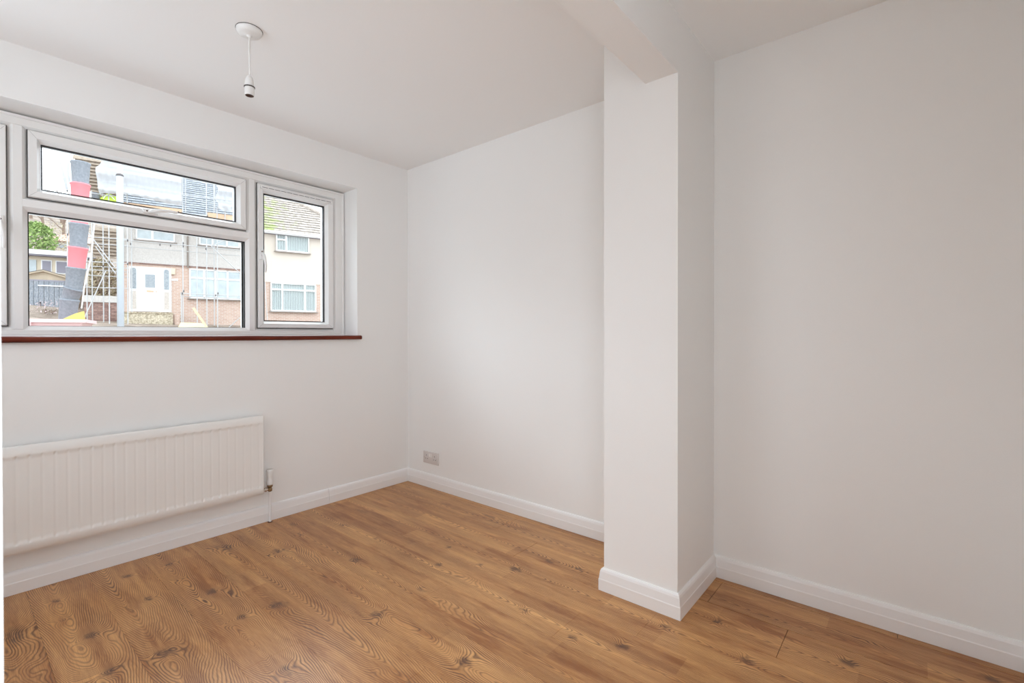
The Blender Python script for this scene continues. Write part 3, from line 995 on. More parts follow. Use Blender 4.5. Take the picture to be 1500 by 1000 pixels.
M['leaf2'] = speckle('dry_hedge_leaf', (0.30, 0.26, 0.15), (0.58, 0.50, 0.36), 6)
M['blossom'] = mat('pale_blossom', (0.74, 0.60, 0.62), 0.8)
M['twig'] = mat('brown_twig', (0.24, 0.17, 0.13), 0.9)


def moss_tile():
    mt = M['tile']
    nt = mt.node_tree
    b = nt.nodes['Principled BSDF']
    src = b.inputs['Base Color'].links[0].from_socket
    tc = N(nt, 'ShaderNodeTexCoord')
    sp = N(nt, 'ShaderNodeSeparateXYZ')
    nt.links.new(tc.outputs['Object'], sp.inputs[0])
    nz = N(nt, 'ShaderNodeTexNoise')
    nz.inputs['Scale'].default_value = 2.6
    nz.inputs['Detail'].default_value = 6
    nt.links.new(tc.outputs['Object'], nz.inputs['Vector'])
    # moss grows thickest beside the party wall
    mr = N(nt, 'ShaderNodeMapRange')
    mr.inputs[1].default_value, mr.inputs[2].default_value = -1.4, 0.9
    mr.inputs[3].default_value, mr.inputs[4].default_value = 0.17, -0.20
    nt.links.new(sp.outputs[0], mr.inputs[0])
    ad = N(nt, 'ShaderNodeMath', operation='ADD')
    nt.links.new(nz.outputs['Fac'], ad.inputs[0])
    nt.links.new(mr.outputs[0], ad.inputs[1])
    m2 = N(nt, 'ShaderNodeMapRange')
    m2.inputs[1].default_value, m2.inputs[2].default_value = 0.50, 0.74
    nt.links.new(ad.outputs[0], m2.inputs[0])
    mx = N(nt, 'ShaderNodeMix', data_type='RGBA')
    nt.links.new(m2.outputs[0], mx.inputs['Factor'])
    nt.links.new(src, mx.inputs['A'])
    mx.inputs['B'].default_value = (0.31, 0.36, 0.12, 1)
    nt.links.new(mx.outputs['Result'], b.inputs['Base Color'])


moss_tile()


def sheet_mat():
    mt, nt, b = new_mat('white_sheeting')
    out = nt.nodes['Material Output']
    b.inputs['Base Color'].default_value = (0.62, 0.63, 0.645, 1)
    b.inputs['Roughness'].default_value = 0.45
    tl = N(nt, 'ShaderNodeBsdfTranslucent')
    tl.inputs[0].default_value = (0.58, 0.60, 0.63, 1)
    mx = N(nt, 'ShaderNodeMixShader')
    mx.inputs[0].default_value = 0.35
    nt.links.new(b.outputs[0], mx.inputs[1])
    nt.links.new(tl.outputs[0], mx.inputs[2])
    nt.links.new(mx.outputs[0], out.inputs[0])
    return mt


M['sheet'] = sheet_mat()

# ---- ground rising from our garden to the houses and the hill behind
prof = [(0.35, -0.2), (7.0, -0.15), (9.0, 0.1), (12.0, 0.3), (15.5, 0.45), (19.5, 1.15), (22.6, 1.55), (24.5, 1.75), (27.0, 2.6), (31.0, 4.2), (36.0, 5.2), (50.0, 8.0), (66.0, 11.0), (85.0, 17.5), (110.0, 20.0)]
gx = [-60, -40, -25, -15, -8, -4, 0, 4, 8, 12, 20, 30, 45, 60]
gv = [(x, y, z) for (y, z) in prof for x in gx]
n = len(gx)
gf = [(j * n + i, j * n + i + 1, (j + 1) * n + i + 1, (j + 1) * n + i) for j in range(len(prof) - 1) for i in range(n - 1)]
tag(MB().box(-7, 6, 0.35, 8.0, -0.14, 0.03).build('bounce_slab', mat('bounce_concrete', (0.42, 0.42, 0.415), 0.9, var=(2, 0.08))), 'pale concrete driveway unseen below the window, added to bounce daylight up', 'bounce_slab', 'structure')  # unseen slab added as a reflector to brighten the ceiling
tag(MB().add(gv, gf, True).build('ground', M['hill']), 'earth bank and brown winter hillside rising behind the houses', 'ground', 'structure')


def xwindow(root, s0, s1, z0, z1, cols, rows, bar=0.055, y=-0.02, pm=None, blind=False, sill=True, skiprows=None, op=None):
    """white window; cols: inner mullion centres, rows: transom height; panes and blinds are children of the window"""
    b = XB()
    d0, d1 = y - 0.05, y + 0.03
    b.box(s0, s1, d0, d1, z0, z0 + bar * 1.2)
    b.box(s0, s1, d0, d1, z1 - bar, z1)
    b.box(s0, s0 + bar, d0, d1, z0, z1)
    b.box(s1 - bar, s1, d0, d1, z0, z1)
    for c in cols:
        b.box(c - bar * 0.75, c + bar * 0.75, d0, d1, z0, z1)
    edges = [s0 + bar * 0.5] + list(cols) + [s1 - bar * 0.5]
    panes = []
    for i in range(len(edges) - 1):
        a, c = edges[i] + bar * 0.4, edges[i + 1] - bar * 0.4
        if skiprows and i in skiprows:
            panes.append((a, c, z0 + bar, z1 - bar))
        else:
            b.box(a, c, d0, d1, rows - bar * 0.75, rows + bar * 0.75)
            panes.append((a, c, z0 + bar, rows - bar * 0.7))
            panes.append((a, c, rows + bar * 0.7, z1 - bar))
    wo = b.build('window', M['white_x'], root, op)
    for (a, c, e, f) in panes:
        XB().box(a, c, y - 0.012, y - 0.008, e, f).build('pane', pm or M['pane_x'], wo, op)
    if blind:
        q = XB()
        x = s0 + bar
        while x < s1 - bar:
            q.box(x, x + 0.052, y + 0.035, y + 0.04, z0 + bar, z1 - bar)
            x += 0.083
        tag(q.build('blind_slats', M['blind'], wo, op), kind='stuff')
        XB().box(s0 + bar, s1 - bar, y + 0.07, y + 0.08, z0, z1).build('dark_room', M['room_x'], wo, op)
    if sill:
        XB().box(s0 - 0.08, s1 + 0.08, y - 0.10, y + 0.02, z0 - 0.055, z0 - 0.005).build('window_ledge', M['sill_x'], root, op)
    return wo


PITCH = math.tan(R(38))
EZ = 6.42


def roof_tiles(b, s0, s1, off0, off1, w_, course, clip=None, seed=1):
    """overlapping tiles as small tilted slabs; off counts towards us from the wall face"""
    rng = random.Random(seed)
    n = int((off0 - off1) / course)
    for j in range(n):
        o0 = off0 - j * course
        o1 = o0 - course * 1.25
        x = s0 - (w_ / 2 if j % 2 else 0)
        while x < s1:
            xa, xb = max(x + 0.004, s0), min(x + w_ - 0.004, s1)
            x += w_
            if xb - xa < 0.03 or (clip and not clip((xa + xb) / 2, o0)):
                continue
            h0 = EZ + (off0 - o0) * PITCH + 0.050 + rng.uniform(0, 0.008)
            h1 = EZ + (off0 - o1) * PITCH + 0.012
            vs = [(xa, -o0 + 0.03, h0 - 0.034), (xb, -o0 + 0.03, h0 - 0.034), (xb, -o0, h0), (xa, -o0, h0), (xb, -o1, h1), (xa, -o1, h1)]
            b.add(vs, [(3, 2, 4, 5), (0, 1, 4, 5), (0, 3, 5), (1, 4, 2)])
    return b


# ---- left house: pebbledash over brick, being re-roofed
HO = (1.6, 0, 1.7)
hs = xroot('terraced_house', HO, 'grey pebbledash and brick house with a white front door, wrapped in scaffolding', 'house')
XB().box(-1.05, 4.19, 0, 0.3, 1.3, 4.37).build('brick_wall', M['brick'], hs, HO)
XB().box(-1.05, 4.19, -0.025, 0.3, 4.37, 6.45).build('rendered_wall', M['pebbledash'], hs, HO)
XB().box(-1.05, -0.75, 0.3, 7.5, 1.3, 6.45).build('side_wall', M['brick'], hs, HO)
b = XB()
for i in range(70):
    b.box(-1.05 + i * 0.075, -1.05 + i * 0.075 + 0.067, -0.05, 0.0, 4.345, 4.41)
tag(b.build('brick_band', M['brick_dark'], hs, HO), kind='stuff')
# entrance
b = XB()
b.box(-0.76, 0.80, -0.055, 0.02, 2.19, 4.225)
ent = b.build('door_surround', M['white_x'], hs, HO)
for nm, a, c, e, f, mm in (('side_light', -0.705, -0.495, 3.22, 4.16, 'pane_obs'), ('side_light', 0.52, 0.715, 3.22, 4.16, 'pane_obs'),
                           ('side_panel', -0.705, -0.495, 2.30, 3.12, 'pane_low'), ('side_panel', 0.52, 0.715, 2.30, 3.12, 'pane_low')):
    q = XB()
    if nm == 'side_light':
        poly = [(a, e), (c, e), (c, f - 0.08)] + [((a + c) / 2 + (c - a) / 2 * math.cos(t * math.pi / 8), f - 0.08 + 0.09 * math.sin(t * math.pi / 8)) for t in range(1, 8)] + [(a, f - 0.08)]
        q.prism(poly, 1, -0.060, -0.05)
    else:
        q.box(a, c, -0.060, -0.05, e, f)
    q.build(nm, M[mm], ent, HO)
dl = XB()
poly = [(-0.285, 2.22), (0.305, 2.22), (0.305, 4.05), (0.26, 4.12), (-0.24, 4.12), (-0.285, 4.05)]
dl.prism(poly, 1, -0.080, -0.05)
dl.box(-0.20, 0.22, -0.088, -0.08, 2.38, 2.95)
dlo = dl.build('front_door', M['white_x'], hs, HO)
XB().box(-0.175, 0.19, -0.092, -0.078, 3.29, 3.89).build('door_glass', M['pane_obs'], dlo, HO)
XB().box(-0.125, 0.135, -0.094, -0.078, 3.09, 3.165).build('letter_plate', M['toe'], dlo, HO)
q = XB()
q.tube([(0.265, -0.085, 3.12), (0.265, -0.12, 3.12), (0.19, -0.12, 3.12)], 0.014, 8)
q.build('door_handle', M['toe'], dlo, HO)
XB().cbox(0.80, 0.955, -0.10, 0.0, 3.95, 4.24, 0.02).build('porch_lamp', M['bung'], hs, HO)
XB().cbox(0.82, 1.06, -0.02, 0.0, 3.67, 3.76, 0.006).build('blank_plate', M['white_x'], hs, HO)
xwindow(hs, 1.50, 3.66, 2.87, 4.285, [2.10, 2.565, 3.07], 3.85, op=HO)
xwindow(hs, -0.5, 0.95, 5.45, 6.38, [0.1], 6.08, y=-0.045, op=HO)
xwindow(hs, 1.9, 3.6, 5.45, 6.38, [2.45, 3.05], 6.08, y=-0.045, op=HO)
q = XB()
q.tube([(1.445, -0.07, 4.32), (1.445, -0.07, 6.35)], 0.034, 8)
q.build('down_pipe', M['sill_x'], hs, HO)
XB().prism([(0.30, EZ + 0.0), (-0.40, EZ - 0.02), (-0.40, EZ - 0.15), (0.30, EZ - 0.15)], 0, -1.05, 4.19).build('fascia_board', M['toe'], hs, HO)
XB().prism([(-0.37, EZ), (4.6, EZ + 4.97 * PITCH), (4.6, EZ - 0.2), (-0.37, EZ - 0.03)], 0, -1.15, 4.19).build('roof_deck', M['dark_x'], hs, HO)
tag(roof_tiles(XB(), -1.15, 4.19, 0.42, -4.5, 0.30, 0.19, seed=3).build('slates', M['slate'], hs, HO), kind='stuff')

# ---- right house: cream render over brick, mossy roof
CO = (6.1, 0, 1.7)
cr_ = xroot('terraced_house', CO, 'cream rendered house with vertical blinds and a moss-covered tiled roof', 'house')
XB().box(4.21, 9.0, 0, 0.3, 1.2, 3.85).build('brick_wall', M['brick'], cr_, CO)
XB().box(4.21, 9.0, -0.03, 0.3, 3.85, 6.45).build('rendered_wall', M['cream'], cr_, CO)
XB().box(8.7, 9.0, 0.3, 7.5, 1.2, 6.45).build('side_wall', M['cream'], cr_, CO)
xwindow(cr_, 5.24, 6.86, 5.48, 6.37, [5.725], 6.08, y=-0.115, pm=M['glass'], blind=True, skiprows=(1,), op=CO)
xwindow(cr_, 4.985, 7.215, 2.35, 3.835, [5.545, 6.64], 3.48, y=-0.085, pm=M['glass'], blind=True, op=CO)
XB().prism([(0.30, EZ - 0.06), (-0.36, EZ - 0.06), (-0.36, EZ - 0.10), (0.30, EZ - 0.10)], 0, 4.21, 9.3).build('eaves_soffit', M['soffit'], cr_, CO)
q = XB()
q.tube([(4.21, -0.40, EZ - 0.01), (9.35, -0.40, EZ - 0.01)], 0.055, 10)
q.box(4.21, 9.3, -0.375, -0.345, EZ - 0.10, EZ + 0.06)
q.build('gutter', M['white_x'], cr_, CO)


def hip(s, o):
    # the hip falls from (6.35, back 3.04) through (7.99, back 1.6)
    return s < 6.35 + (o + 3.04) * (7.99 - 6.35) / (3.04 - 1.6)


XB().prism([(-0.34, EZ), (4.6, EZ + 4.94 * PITCH), (4.6, EZ - 0.2), (-0.34, EZ - 0.03)], 0, 4.21, 4.62).build('roof_deck', M['dark_x'], cr_, CO)
b = XB()
e1 = 6.35 + (0.35 + 3.04) * 1.139
top = 4.62 if False else 6.35 - 1.5 * 1.139
b.add([(4.6, -0.35, EZ), (e1, -0.35, EZ), (top, 4.54, EZ + 4.89 * PITCH), (4.6, 4.54, EZ + 4.89 * PITCH)], [(0, 1, 2, 3)])
b.build('lap_shade_underlay', M['dark_x'], cr_, CO)  # dark sheet that paints shade into the open tile laps
b = XB()
b.add([(e1, -0.35, EZ), (e1 + 0.3, 9.0, EZ), (top, 4.54, EZ + 4.89 * PITCH)], [(0, 1, 2)])
b.build('hip_slope', M['tile'], cr_, CO)
tag(roof_tiles(XB(), 4.21, 10.4, 0.42, -4.4, 0.30, 0.225, clip=hip, seed=5).build('roof_tiles', M['tile'], cr_, CO), kind='stuff')
q = XB()
P0_ = Vector((e1, -0.38, EZ + 0.07))
P1_ = Vector((top, 4.54, EZ + 4.89 * PITCH + 0.07))
for i in range(16):
    q.tube([P0_.lerp(P1_, i / 16), P0_.lerp(P1_, (i + 1.04) / 16)], [0.13, 0.11], 8)
tag(q.build('hip_tiles', M['tile'], cr_, CO), kind='stuff')

# ---- scaffold
SO_ = (0, -1.3, 1.3)
sc = xroot('scaffold', SO_, 'galvanised tube scaffold standing along the front of the pebbledash house', 'scaffold')


def pole(name, p, q, r=0.0215, mm='galv'):
    b = XB()
    b.tube([p, q], r, 8)
    return b.build(name, M[mm], sc, SO_)


for s, o, z0, z1 in ((-2.62, 1.3, 1.3, 6.2), (-2.03, 1.3, 1.3, 7.6), (-1.91, 0.9, 1.4, 7.2), (-1.58, 0.6, 1.4, 7.2), (-1.32, 1.3, 1.4, 8.6), (-0.71, 1.3, 1.3, 8.8), (-0.63, 0.45, 1.4, 6.6),
                     (1.25, 1.3, 1.2, 8.9), (1.36, 1.15, 6.7, 8.9), (1.19, 1.3, 1.2, 3.05), (1.78, 1.3, 1.2, 5.6), (2.16, 1.3, 1.2, 8.9), (2.49, 0.45, 1.4, 8.8), (2.58, 1.3, 1.2, 7.0), (2.49, 1.3, 6.9, 8.9), (2.90, 1.3, 6.3, 8.9), (4.05, 1.3, 1.2, 8.9)):
    pole('standard', (s, -o, z0), (s, -o, z1))
for s0, s1, o, z0, z1 in ((-1.0, 4.2, 1.35, 5.175, 5.165), (-1.0, 4.2, 0.5, 5.03, 5.015), (1.15, 4.2, 1.35, 2.99, 2.965), (1.15, 4.2, 0.45, 2.93, 2.91), (1.2, 4.2, 1.35, 7.45, 7.45), (1.2, 2.2, 1.35, 6.62, 6.60), (1.2, 2.2, 1.35, 6.52, 6.50),
                          (-2.1, -0.7, 1.35, 5.17, 5.21), (-2.1, -0.7, 0.8, 4.98, 5.02), (-2.1, -0.7, 1.35, 4.16, 4.18), (-2.1, -0.7, 0.9, 4.02, 4.03), (-2.1, -0.7, 0.6, 3.90, 3.90), (-2.1, -0.7, 0.4, 3.68, 3.68), (-2.7, -0.7, 1.35, 3.09, 3.11),
                          (-2.7, -1.1, 1.35, 7.0, 7.0)):
    pole('ledger', (s0, -o, z0), (s1, -o, z1), 0.018)
for p, q in (((2.34, -1.4, 5.21), (3.95, -1.4, 3.61)), ((2.34, -1.4, 5.21), (3.6, -1.4, 6.05)), ((3.95, -1.4, 2.43), (2.62, -1.4, 1.05)), ((-2.30, -1.42, 1.25), (-1.42, -1.42, 3.80)),
             ((-2.03, -1.42, 5.45), (-1.14, -1.42, 4.0)), ((-1.74, -1.40, 4.80), (-1.10, -1.40, 3.72)), ((-2.62, -1.42, 8.6), (-2.0, -1.42, 7.3)), ((-2.76, -1.42, 7.80), (-2.5, -1.42, 7.40)), ((4.63, -0.8, 3.76), (4.76, -0.8, 1.5))):
    pole('brace', p, q, 0.020)
for s, o, z in ((-0.70, 1.36, 5.17), (-0.60, 1.36, 5.03), (0.42, 1.36, 5.1), (0.80, 1.36, 5.1), (1.27, 1.36, 5.12), (1.27, 1.36, 5.26), (2.13, 1.36, 5.08), (1.22, 1.36, 2.99), (1.28, 1.36, 3.10), (2.50, 1.36, 2.96), (2.60, 1.36, 3.06), (-0.70, 1.36, 4.16), (-2.6, 1.36, 5.20), (-2.6, 1.36, 3.1), (-1.5, 1.42, 4.0), (-1.3, 1.42, 4.2), (-2.55, 1.42, 7.45), (-2.6, 1.42, 6.95), (-2.3, 1.42, 8.0), (-2.55, 1.42, 8.45), (2.2, 1.36, 6.6), (2.2, 1.36, 6.5), (1.1, 1.36, 6.63)):
    b = XB()
    b.cbox(s - 0.020, s + 0.020, -o - 0.025, -o + 0.04, z - 0.045, z + 0.045, 0.008)
    b.build('coupler', M['coupler'], sc, SO_)
for s0, s1 in ((-0.95, 1.22), (2.2, 4.1)):
    XB().box(s0, s1, -1.26, -1.22, 6.57, 6.80).build('toe_board', M['toe'], sc, SO_)
for i in range(4):
    XB().box(-1.0, 4.1, -0.62 - i * 0.235 + 0.2, -0.62 - i * 0.235 + 0.425, 6.50, 6.54).build('deck_board', M['board'], sc, SO_)
for i in range(9):                                             # stair tower lifts seen from below
    z = 4.50 + i * 0.145
    XB().prism([(-0.30, z), (-0.27, z - 0.02), (-0.10, z + 0.15), (-0.13, z + 0.17)], 0, -2.02 + 0.02 * (i % 2), -1.0).build('deck_board', M['board'], sc, SO_)
for i in range(12):
    z = 6.98 + i * 0.145
    XB().prism([(-0.50, z), (-0.47, z - 0.02), (-0.33, z + 0.155), (-0.36, z + 0.175)], 0, -1.93 - 0.057 * i, -0.9).build('deck_board', M['board'], sc, SO_)

# ---- white sheeting hung on the scaffold
def sheeting(name, s0, s1, z0, z1, off, label, left=None, bottom=None, seed=1):
    rng = random.Random(seed)
    nx, nz = 56, 40
    vs = []
    for j in range(nz + 1):
        for i in range(nx + 1):
            u, t = i / nx, j / nz
            z_lo = z0 + (bottom(u) if bottom else 0)
            z = z_lo + (z1 - z_lo) * t
            a = s0 + (left(z) if left else 0)
            s = a + (s1 - a) * u
            bands = 0.16 * math.sin((z - z0) * 8.2 + 0.5) + 0.03 * math.sin((z - z0) * 21 + s)
            pulls = 0.055 * math.sin(s * 17 + (z - z0) * 9) * max(0, 1 - (z - z_lo) / 0.55)
            folds = 0.02 * math.sin(s * 31 + z * 3)
            vs.append((s, -off - bands - pulls - folds, z))
    fs = [(j * (nx + 1) + i, j * (nx + 1) + i + 1, (j + 1) * (nx + 1) + i + 1, (j + 1) * (nx + 1) + i) for j in range(nz) for i in range(nx)]
    b = XB().add(vs, fs, True)
    o = b.build(name, M['sheet'], None, (s0, -off, z0))
    return tag(o, label, 'sheeting')


sheeting('plastic_sheeting', -1.60, 1.22, 7.02, 8.9, 1.48, 'wide white plastic sheet hanging over the scaffold above the front door', left=lambda z: -0.10 * math.sin((z - 7.0) * 1.6) + (0.5 * max(0, z - 8.0) ** 1.2),
         bottom=lambda u: 0.07 * math.sin(u * 5) - 0.02, seed=2)
sheeting('plastic_sheeting', 2.56, 4.1, 6.95, 8.15, 1.48, 'small white plastic sheet on the scaffold beside the mossy roof', left=lambda z: 0.05 * math.sin(z * 9), bottom=lambda u: -0.12 * u, seed=4)
b = XB()
vs = []
for j in range(13):
    t = j / 12
    z = 9.2 - 2.2 * t
    for i in range(7):
        u = i / 6
        s = -3.02 + 0.38 * t + u * (0.50 - 0.36 * t)
        vs.append((s, -1.5 - 0.05 * math.sin(u * 9 + z * 3), z))
b.add(vs, [(j * 7 + i, j * 7 + i + 1, (j + 1) * 7 + i + 1, (j + 1) * 7 + i) for j in range(12) for i in range(6)], True)
tag(b.build('plastic_sheeting', M['sheet'], None, (-2.6, -1.5, 7.0)), 'narrow white plastic sheet trailing from the scaffold end above the rubbish chute', 'sheeting')

# ---- things on the lift behind the lamp post
t_ = xroot('safety_jacket', (-1.30, -1.15, 6.80), 'crumpled yellow-green safety jacket on the scaffold behind the grey lamp post', 'jacket')
JO = (-1.30, -1.15, 6.80)
b = XB()
for k, (cx, cz, rx, rz) in enumerate(((-1.32, 6.86, 0.20, 0.24), (-1.14, 6.84, 0.17, 0.20), (-1.48, 6.83, 0.14, 0.13))):
    vs, fs = [], []
    for i in range(9):
        ph = math.pi * i / 8 - math.pi / 2
        for j in range(14):
            th = 2 * math.pi * j / 14
            w_ = 1 + 0.06 * math.sin(5 * th + k) * math.cos(3 * ph)
            vs.append((cx + rx * w_ * math.cos(ph) * math.cos(th), -1.15 + 0.16 * w_ * math.cos(ph) * math.sin(th), cz + rz * w_ * math.sin(ph)))
    for i in range(8):
        for j in range(14):
            fs.append((i * 14 + j, i * 14 + (j + 1) % 14, (i + 1) * 14 + (j + 1) % 14, (i + 1) * 14 + j))
    b.add(vs, fs, True)
b.build('jacket_body', M['hivis'], t_, JO)
b = XB()
b.tube([(-1.50, -1.30, 6.84), (-1.42, -1.34, 6.96), (-1.32, -1.345, 7.0), (-1.22, -1.34, 6.96), (-1.12, -1.31, 6.84)], 0.020, 6, flat=0.4)
b.build('reflective_stripe', M['reflect'], t_, JO)
b = XB()
b.lathe([(0.0001, 6.80), (0.11, 6.80), (0.14, 7.05), (0.145, 7.06), (0.13, 7.06), (0.10, 6.83), (0.0001, 6.83)], (-1.74, -1.2, 0), 16)
tag(b.build('builders_bucket', M['grey_x'], None, (-1.74, -1.2, 6.80)), 'grey builder\'s bucket on the scaffold between the chute and the safety jacket', 'bucket')

# ---- rubbish chute of red and black sections
ch = empty('rubbish_chute', (0.06, 15.89, 1.5), 'rubbish chute of red and black plastic sections dropping into the skip', 'chute')
CHO = ch.location[:]
cpts = [(0.315, 15.62, 6.15), (0.31, 15.62, 5.53), (0.30, 15.63, 4.96), (0.28, 15.65, 4.365), (0.26, 15.67, 3.68), (0.22, 15.71, 3.09), (0.17, 15.77, 2.49), (0.09, 15.86, 2.17), (0.03, 15.92, 1.45)]
cmat = ['grey_x', 'red_x', 'red_x', 'grey_x', 'red_x', 'grey_x', 'grey_x', 'grey_x']
for i in range(8):
    a, c = Vector(cpts[i]), Vector(cpts[i + 1])
    d = (c - a)
    b = MB()
    b.tube([a, a + d * 0.03, a + d * 0.06, a + d * 0.10, c, c + d * 0.10], [0.226, 0.236, 0.236, 0.220, 0.190, 0.185], 20)
    b.build('chute_section', M[cmat[i]], ch, CHO)
b = MB()
b.tube([(0.58, 15.30, 4.6), (0.50, 15.33, 3.5), (0.44, 15.38, 3.05), (0.35, 15.45, 2.5), (0.30, 15.5, 1.9)], 0.018, 6)
b.build('support_rope', M['rope'], ch, CHO)

# ---- skip below the chute
b = XB()
KO = (-2.7, -10.4, 0.4)
sk = xroot('skip', KO, 'open pale red rubbish skip under the chute', 'skip')
bot, tp = [(-3.9, -9.5), (-1.6, -9.5), (-1.6, -8.1), (-3.9, -8.1)], [(-4.6, -9.75), (-1.06, -9.75), (-1.06, -7.9), (-4.6, -7.9)]
vs = [(x, y, 0.45) for x, y in bot] + [(x, y, 1.50) for x, y in tp]
vi = [(x * 0.985 - 0.04, y * 0.985 - 0.14, 1.50) for x, y in tp] + [(x * 0.985 - 0.04, y * 0.985 - 0.14, 0.50) for x, y in bot]
b.add(vs, [(3, 2, 1, 0)] + [(i, (i + 1) % 4, 4 + (i + 1) % 4, 4 + i) for i in range(4)])
b.add(vi, [(i, (i + 1) % 4, 4 + (i + 1) % 4, 4 + i) for i in range(4)] + [(4, 5, 6, 7)])
b.build('skip_body', M['skip_x'], sk, KO, fix=False)
b = XB()
b.box(-4.68, -1.0, -9.83, -9.70, 1.47, 1.565)
b.box(-4.68, -1.0, -7.95, -7.82, 1.47, 1.565)
b.box(-4.68, -4.55, -9.70, -7.95, 1.47, 1.565)
b.box(-1.13, -1.0, -9.70, -7.95, 1.47, 1.565)
b.build('skip_rim', M['skip_x'], sk, KO)
for s in (-3.4, -2.2):
    XB().prism([(-9.52, 0.5), (-9.62, 0.5), (-9.84, 1.47), (-9.72, 1.47)], 0, s, s + 0.09).build('rib', M['skip_x'], sk, KO)
b = XB()
b.prism([(-1.62, 1.50), (-1.05, 1.50), (-1.07, 1.80), (-1.25, 1.73)], 1, -9.64, -9.56)
tag(b.build('yellow_sheet', M['yellow'], None, (-1.3, -9.6, 1.5)), 'yellow plastic sheet sticking up from the corner of the skip', 'sheet')

# ---- street lamp column
lp = empty('street_lamp', (-0.02, 9.14, 0.1), 'thick pale grey lamp post standing in front of the scaffold', 'lamp post')
LO = lp.location[:]
b = MB()
b.lathe([(0.0001, 0.12), (0.059, 0.12), (0.056, 4.29)], (-0.02, 9.14, 0), 20)
b.build('column_base', M['lamp_post'], lp, LO)
b = MB()
b.lathe([(0.056, 4.29), (0.062, 4.29), (0.062, 4.315), (0.044, 4.34), (0.0001, 4.34)], (-0.02, 9.14, 0), 20)
b.build('shoulder_collar', M['coupler'], lp, LO)
b = MB()
b.tube([(-0.02, 9.14, 4.33), (-0.02, 9.14, 6.3), (-0.02, 9.0, 6.75), (-0.02, 8.7, 7.0), (-0.02, 8.3, 7.05)], [0.040, 0.036, 0.033, 0.032, 0.032], 14)
b.build('shaft', M['white_x'], lp, LO)
b = MB()
b.cbox(-0.14, 0.10, 7.75, 8.35, 7.0, 7.12, 0.04)
b.build('lantern', M['lamp_post'], lp, LO)

# ---- garden walls, boards and timber below the house
b = XB()
b.box(-1.05, 0.86, -0.80, -0.06, 1.2, 2.09)
for i in range(9):
    b.cbox(-1.07 + i * 0.216, -1.07 + i * 0.216 + 0.21, -0.84, -0.04, 2.08, 2.135, 0.008)
tag(b.build('garden_wall', M['stone'], None, (-0.1, -0.45, 1.2)), 'rough buff stone garden wall below the white front door', 'garden wall')  # low garden wall with a coping row, no treads
tag(XB().cbox(0.92, 1.12, -0.70, -0.45, 1.2, 2.08, 0.01).build('gate_pier', M['brick'], None, (1.02, -0.58, 1.2)), 'short brick pier at the end of the buff stone wall', 'pier')
b = XB()
b.box(-2.3, -1.1, 0.02, 0.25, 1.5, 2.56)
bw = tag(b.build('boundary_wall', M['brick_dark'], None, (-1.7, 0.1, 1.5)), 'dark old brick wall with a pale coping behind the scaffold tubes', 'wall')
XB().box(-2.34, -1.08, -0.03, 0.30, 2.56, 2.85).build('coping', M['sill_x'] if False else M['pebbledash'], bw, (-1.7, 0.1, 1.5))
b = XB()
b.add([(1.16, -1.45, 1.69), (2.07, -1.45, 1.655), (2.30, -2.0, 1.30), (0.98, -2.0, 1.30), (1.16, -1.43, 1.665), (2.07, -1.43, 1.63), (2.30, -1.98, 1.275), (0.98, -1.98, 1.275)],
      [(0, 1, 2, 3), (7, 6, 5, 4), (0, 4, 5, 1), (1, 5, 6, 2), (2, 6, 7, 3), (3, 7, 4, 0)])
tag(b.build('plywood_sheet', M['ply'], None, (1.6, -1.7, 1.3)), 'pale yellow plywood sheet lying on the bank below the four-part window', 'board')
b = XB()
b.add([(x, y, z) for y in (-2.09, -2.05) for x, z in ((1.58, 2.30), (1.66, 2.34), (2.20, 1.42), (2.12, 1.38))], [(0, 1, 2, 3), (7, 6, 5, 4), (0, 4, 5, 1), (1, 5, 6, 2), (2, 6, 7, 3), (3, 7, 4, 0)])
tag(b.build('timber_plank', M['ply'], None, (2.1, -1.5, 1.4)), 'pale timber plank leaning across the plywood sheet', 'plank')

# ---- garage, bungalow and far house to the left
GO = (-3.7, 1.6, 1.9)
ga = xroot('garage', GO, 'low garage with dark grey boarded doors and a buff gable', 'garage')
XB().prism([(-4.9, 1.8), (-2.75, 1.8), (-2.75, 3.62), (-3.81, 3.93), (-4.9, 3.60)], 1, 1.56, 4.3).build('garage_body', M['buff'], ga, GO)
for i in range(12):
    s = -4.80 + i * 0.165
    XB().box(s + 0.006, s + 0.159, 1.51 - 0.008 * (i % 2), 1.56, 1.85, 3.50).build('door_board', M['gate'], ga, GO)
for a, c in (((-4.95, 3.62), (-3.81, 3.99)), ((-3.81, 3.99), (-2.70, 3.63))):
    b = XB()
    b.prism([(a[0], a[1]), (c[0], c[1]), (c[0], c[1] - 0.07), (a[0], a[1] - 0.07)], 1, 1.38, 4.4)
    b.build('roof_slope', M['buff'], ga, GO)
    b = XB()
    b.prism([(a[0], a[1] + 0.015), (c[0], c[1] + 0.015), (c[0], c[1] - 0.004), (a[0], a[1] - 0.004)], 1, 1.36, 4.4)
    b.build('verge_trim', M['coupler'], ga, GO)
XB().box(-4.0, -2.9, 1.46, 1.50, 3.28, 3.33).build('white_rail', M['white_x'], ga, GO)
XB().box(-3.945, -3.905, 1.46, 1.50, 2.22, 2.58).build('door_pull', M['hole'], ga, GO)
b = XB()
b.box(-4.9, -2.75, 1.49, 1.55, 3.50, 3.56)
b.build('door_head', M['soffit'], ga, GO)

